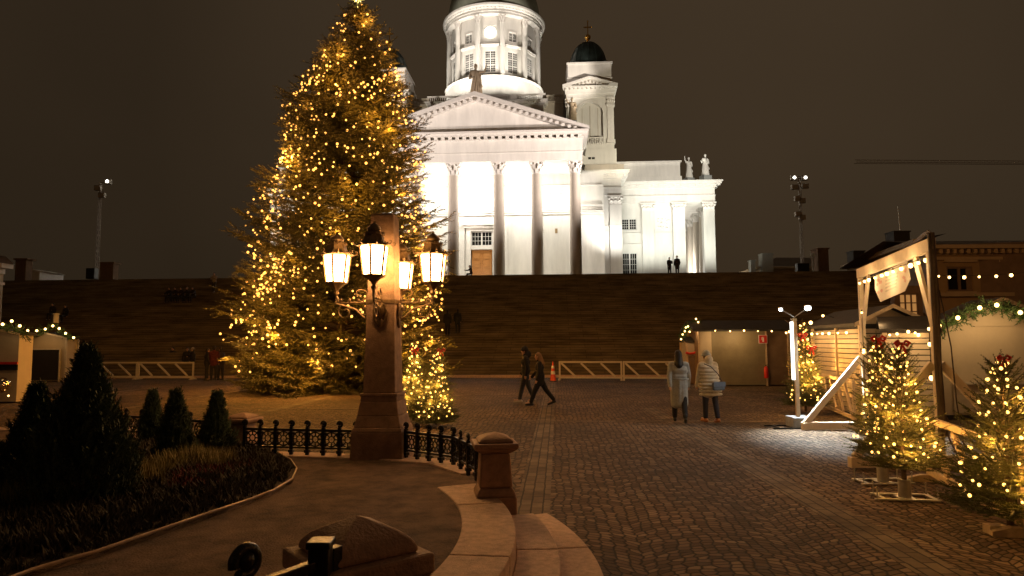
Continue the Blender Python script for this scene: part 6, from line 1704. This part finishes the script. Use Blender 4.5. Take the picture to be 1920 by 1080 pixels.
g = MB(); g.box(a.x,c.x,.06,.12,c.z,a.z); g.build('glazing', M['winlit'], lw)
g = MB()
for i in range(4): x_ = a.x+(c.x-a.x)*i/3; g.box(x_-.04,x_+.04,0,.055,c.z,a.z)
for j in range(4): z_ = c.z+(a.z-c.z)*j/3; g.box(a.x,c.x,-.03,-.002,z_-.03,z_+.03)
g.box(a.x-.3,c.x+.3,-.01,.4,a.z+.05,a.z+.5); g.box(a.x-.3,a.x-.05,-.01,.4,0,a.z+.05); g.box(c.x+.05,c.x+.3,-.01,.4,0,a.z+.05); g.box(a.x-.05,c.x+.05,.13,.4,0,a.z); g.build('grille', M['sidingdark'], lw)
# chimneys and antenna
def chim(x0, x1, y0, y1, Y, mt, label, capm=None, D=1.2):
    r = thing('chimney', label, 'chimney', (P((x0+x1)/2,y1,Y).x, Y, P(x0,y1,Y).z-1.5))
    bbox(r, 'stack', x0, x1, y0, y1+25, Y, D, mt); bbox(r, 'cap', x0-1.2, x1+1.2, y0-1.5, y0+.5, Y-.1, D+.2, capm or mt); 
    return r
chim(1601,1622,471,497,62,'roofdark','dark square chimney left on the corner building roof')
chim(1677,1707,434,462,52,'roofdark','dark wide chimney right on the corner building roof')
b = MB(); p = P(1688,434,52.5); q = P(1683,385,52.5); b.tube(p, q, .035, .015, 6); tag(b.build('antenna', M['steel']), 'thin whip antenna rising from the dark wide chimney', 'antenna')
YT = 100.0
tb_ = thing('far_building', 'far roof with lit yellow cornice behind the stair top', 'building', (P(1460,505,YT).x, YT, ZT))
bbox(tb_, 'wall', 1424, 1545, 508, 560, YT, 8, 'ochre'); bbox(tb_, 'cornice', 1420, 1547, 499.5, 503.5, YT-.8, 9, 'ochrelight'); bbox(tb_, 'frieze', 1424, 1545, 505, 508, YT-.3, 8, 'ochrelight')
b = MB(); o0 = Vector(tb_.location)
A_, B_, C_, D_ = P(1420,499,YT-.8)-o0, P(1547,499,YT-.8)-o0, P(1535,483,YT+8)-o0, P(1455,483,YT+8)-o0
b.add([A_,B_,C_,D_], [(0,1,2,3)]); b.build('roof', M['rooftin'], tb_)
chim(1430,1450,476,500,YT-1.5,'chimneywhite','white chimney with wide cap behind the stair top',D=1.5)
chim(1408,1417,489,506,YT-1.5,'chimneywhite','smaller pale chimney left of the wide white one',D=1)
bg_ = thing('stone_gate_pier', 'brown stone pier block at right end of the terrace', 'pier', (P(1545,505,68).x, 68, ZT))
bbox(bg_, 'block', 1534, 1554, 467, 514, 68, 1.5, 'chimneybrick'); bbox(bg_, 'coping', 1532.5, 1555.5, 464.5, 467, 67.9, 1.7, 'chimneybrick')
b = MB(); p = P(1524,478,67); b.ball(p, .2, 12, 8); b.tube((p.x,p.y,ZT),(p.x,p.y,p.z),.06); tag(b.build('globe_lamp', M['chimneywhite'], smooth=50), 'unlit small globe lamp beside the brown stone pier', 'lamp')
bk_ = MB(); p = P(1504,495,63.6); bk_.box(p.x-.55,p.x+.55,p.y-.3,p.y+.3,ZT,ZT+1.1); tag(bk_.build('control_cabinet', M['iron'], bevel=.03), 'dark cabinet at the foot of right floodlight mast', 'cabinet')
bk_ = MB(); p = P(173,500,63.6); bk_.box(p.x-.4,p.x+.4,p.y-.3,p.y+.3,ZT,ZT+1.0); tag(bk_.build('control_cabinet', M['iron'], bevel=.03), 'dark cabinet at the foot of left floodlight mast', 'cabinet')
# left end buildings
lh = thing('pale_corner_house', 'pale wall corner of a house at the left edge', 'building', (P(0,520,50).x, 50, 0))
bbox(lh, 'wall', -200, -12, 512, 640, 50, .8, 'kioskpale'); bbox(lh, 'cornice', -200, 3, 493, 502, 49.4, 1.2, 'whitestone'); bbox(lh, 'frieze', -200, -9, 502, 512, 49.8, 1, 'whitestone'); bbox(lh, 'string_course', -200, -10, 528, 533, 49.8, 1, 'whitestone')
b = MB(); o0 = Vector(lh.location); A_, B_, C_, D_ = P(-200,470,49.4)-o0, P(-14,489,49.4)-o0, P(6,493,49.4)-o0, P(-200,492.5,49.4)-o0
b.add([A_,B_,C_,D_,A_+Vector((0,1.2,.5)),B_+Vector((0,1.2,.5)),C_+Vector((0,1.2,0)),D_+Vector((0,1.2,0))], [(0,3,2,1),(0,1,5,4),(1,2,6,5)]); b.build('roof', M['rooftin'], lh)
pv = thing('terrace_pavilion', 'small white gabled pavilion wall at left end of terrace', 'building', (P(65,510,75).x, 75, ZT))
bbox(pv, 'wall', 54, 74, 508, 530, 75, 4, 'whitestone')
b = MB(); o0 = Vector(pv.location); A_, B_, C_ = P(52,503,74.8)-o0, P(80,509,74.8)-o0, P(52,509,74.8)-o0
b.add([A_,B_,C_,A_+Vector((0,4,0)),B_+Vector((0,4,0)),C_+Vector((0,4,0))], [(0,2,1),(3,4,5),(0,1,4,3),(1,2,5,4)]); b.build('gable', M['whitestone'], pv)
gh = thing('guard_house', 'dim brown stone block left on the terrace behind the mast', 'building', (P(195,505,72).x, 72, ZT))
bbox(gh, 'wall', 186, 212, 494, 530, 72, 1, 'chimneybrick'); bbox(gh, 'cornice', 184, 214, 491, 494, 71.8, 1.4, 'chimneybrick')
gh = thing('terrace_pier', 'dim stone pier block at far left of terrace', 'pier', (P(38,505,72).x, 72, ZT))
bbox(gh, 'block', 28, 48, 487, 530, 72, 1, 'chimneybrick'); bbox(gh, 'coping', 25, 51, 484, 487, 71.8, 1.4, 'chimneybrick')
# crane jib against the sky
crn = thing('tower_crane', 'faint brown lattice crane jib high above yellow building', 'crane', (P(2250,640,160).x, 160, 0))
o0 = Vector(crn.location); jp = P(1606,304,160)-o0; jq = P(2400,309,160)-o0
b = MB(); L_ = (jq-jp).length; dj = (jq-jp).normalized()
for oz, oy in ((0,0),(.0,1.2),(.7,.6)): b.beam(jp+Vector((0,oy,oz)), jq+Vector((0,oy,oz)), .10, .10)
k = 0
while k < L_-1.6:
    b.beam(jp+dj*k, jp+dj*(k+.8)+Vector((0,.6,.7)), .04, .04); b.beam(jp+dj*(k+.8)+Vector((0,.6,.7)), jp+dj*(k+1.6), .04, .04); k += 1.6
b.build('jib', M['cratebrown'], crn)
b = MB()
zj = jp.z
for qx, qy in ((-.8,-.2),(.8,-.2),(.8,1.4),(-.8,1.4)): b.beam((qx,qy,0),(qx,qy,zj+6),.2,.2)
z = 0
while z < zj+4: b.beam((-.8,-.2,z),(.8,-.2,z+2),.1,.1); b.beam((.8,-.2,z+2),(-.8,-.2,z+4),.1,.1); z += 4
b.build('mast', M['cratebrown'], crn)
b = MB(); b.box(-1.0,1.0,-1.6,-.3,zj-2.4,zj-.3); b.build('cab', M['kioskpale'], crn, bevel=.1)
#@@END

# ------------------------------------------------------------------ added warm fill for the square's street lighting, no lamp posts built
lamp('POINT', 'square_fill', (13, 2.5, 5.0), (1,.40,.13), 360, .25)
lamp('POINT', 'square_fill', (-6, -5.0, 4.5), (1,.42,.14), 30, .25)
lamp('POINT', 'square_fill', (30, 30, 9), (1,.45,.15), 520, .3)
lamp('POINT', 'square_fill', (-34, 27, 9), (1,.42,.13), 420, .3)
lamp('POINT', 'square_fill', (4, 20, 11), (1,.50,.20), 1250, .5)  # this and the next are unseen fill hung within view
lamp('POINT', 'square_fill', (-8, 20, 8), (1,.42,.12), 500, .5)
# light given off by the bulb strings and garlands of the stalls
for p_, e_ in ((P(1390,632,YA-.9),26),(P(1350,632,YA-.9),14),(bb_+dB*(LB*.2)+nB*.5+Zv(2.05),16),(bb_+dB*(LB*.5)+nB*.5+Zv(2.05),18),(bb_+dB*(LB*.85)+nB*.5+Zv(2.05),18),
               (P(1648,604,16.2),9),(P(1690,632,15.1),16),(P(1722,632,15.1),12),(gp_(.25,ZG-.35)-gn*.3,15),(gp_(.55,ZG-.35)-gn*.3,15),(gp_(.85,ZG-.35)-gn*.3,15),(gp_(.5,ZG-.35)+gn*.3,8),
               (P(1800,610,YD-.9),14),(P(1850,594,YD-.9),16),(P(1905,600,YD-.9),14),(P(70,628,YL-.9),5),(P(110,628,YL-.9),5),(P(15,620,YL2-.9),3),(P(1298,625,YB-.8),8)):
    lamp('POINT', 'string_glow', p_, (1,.62,.27), e_*1.0, .12)

sc.view_settings.view_transform = 'Standard'; sc.view_settings.look = 'None'; sc.view_settings.gamma = 1; sc.view_settings.exposure = 0
cy = sc.cycles
cy.max_bounces = 5; cy.diffuse_bounces = 2; cy.glossy_bounces = 2; cy.transmission_bounces = 2; cy.sample_clamp_indirect = 2.0; cy.sample_clamp_direct = 0
cy.use_denoising = True; cy.caustics_reflective = False; cy.caustics_refractive = False
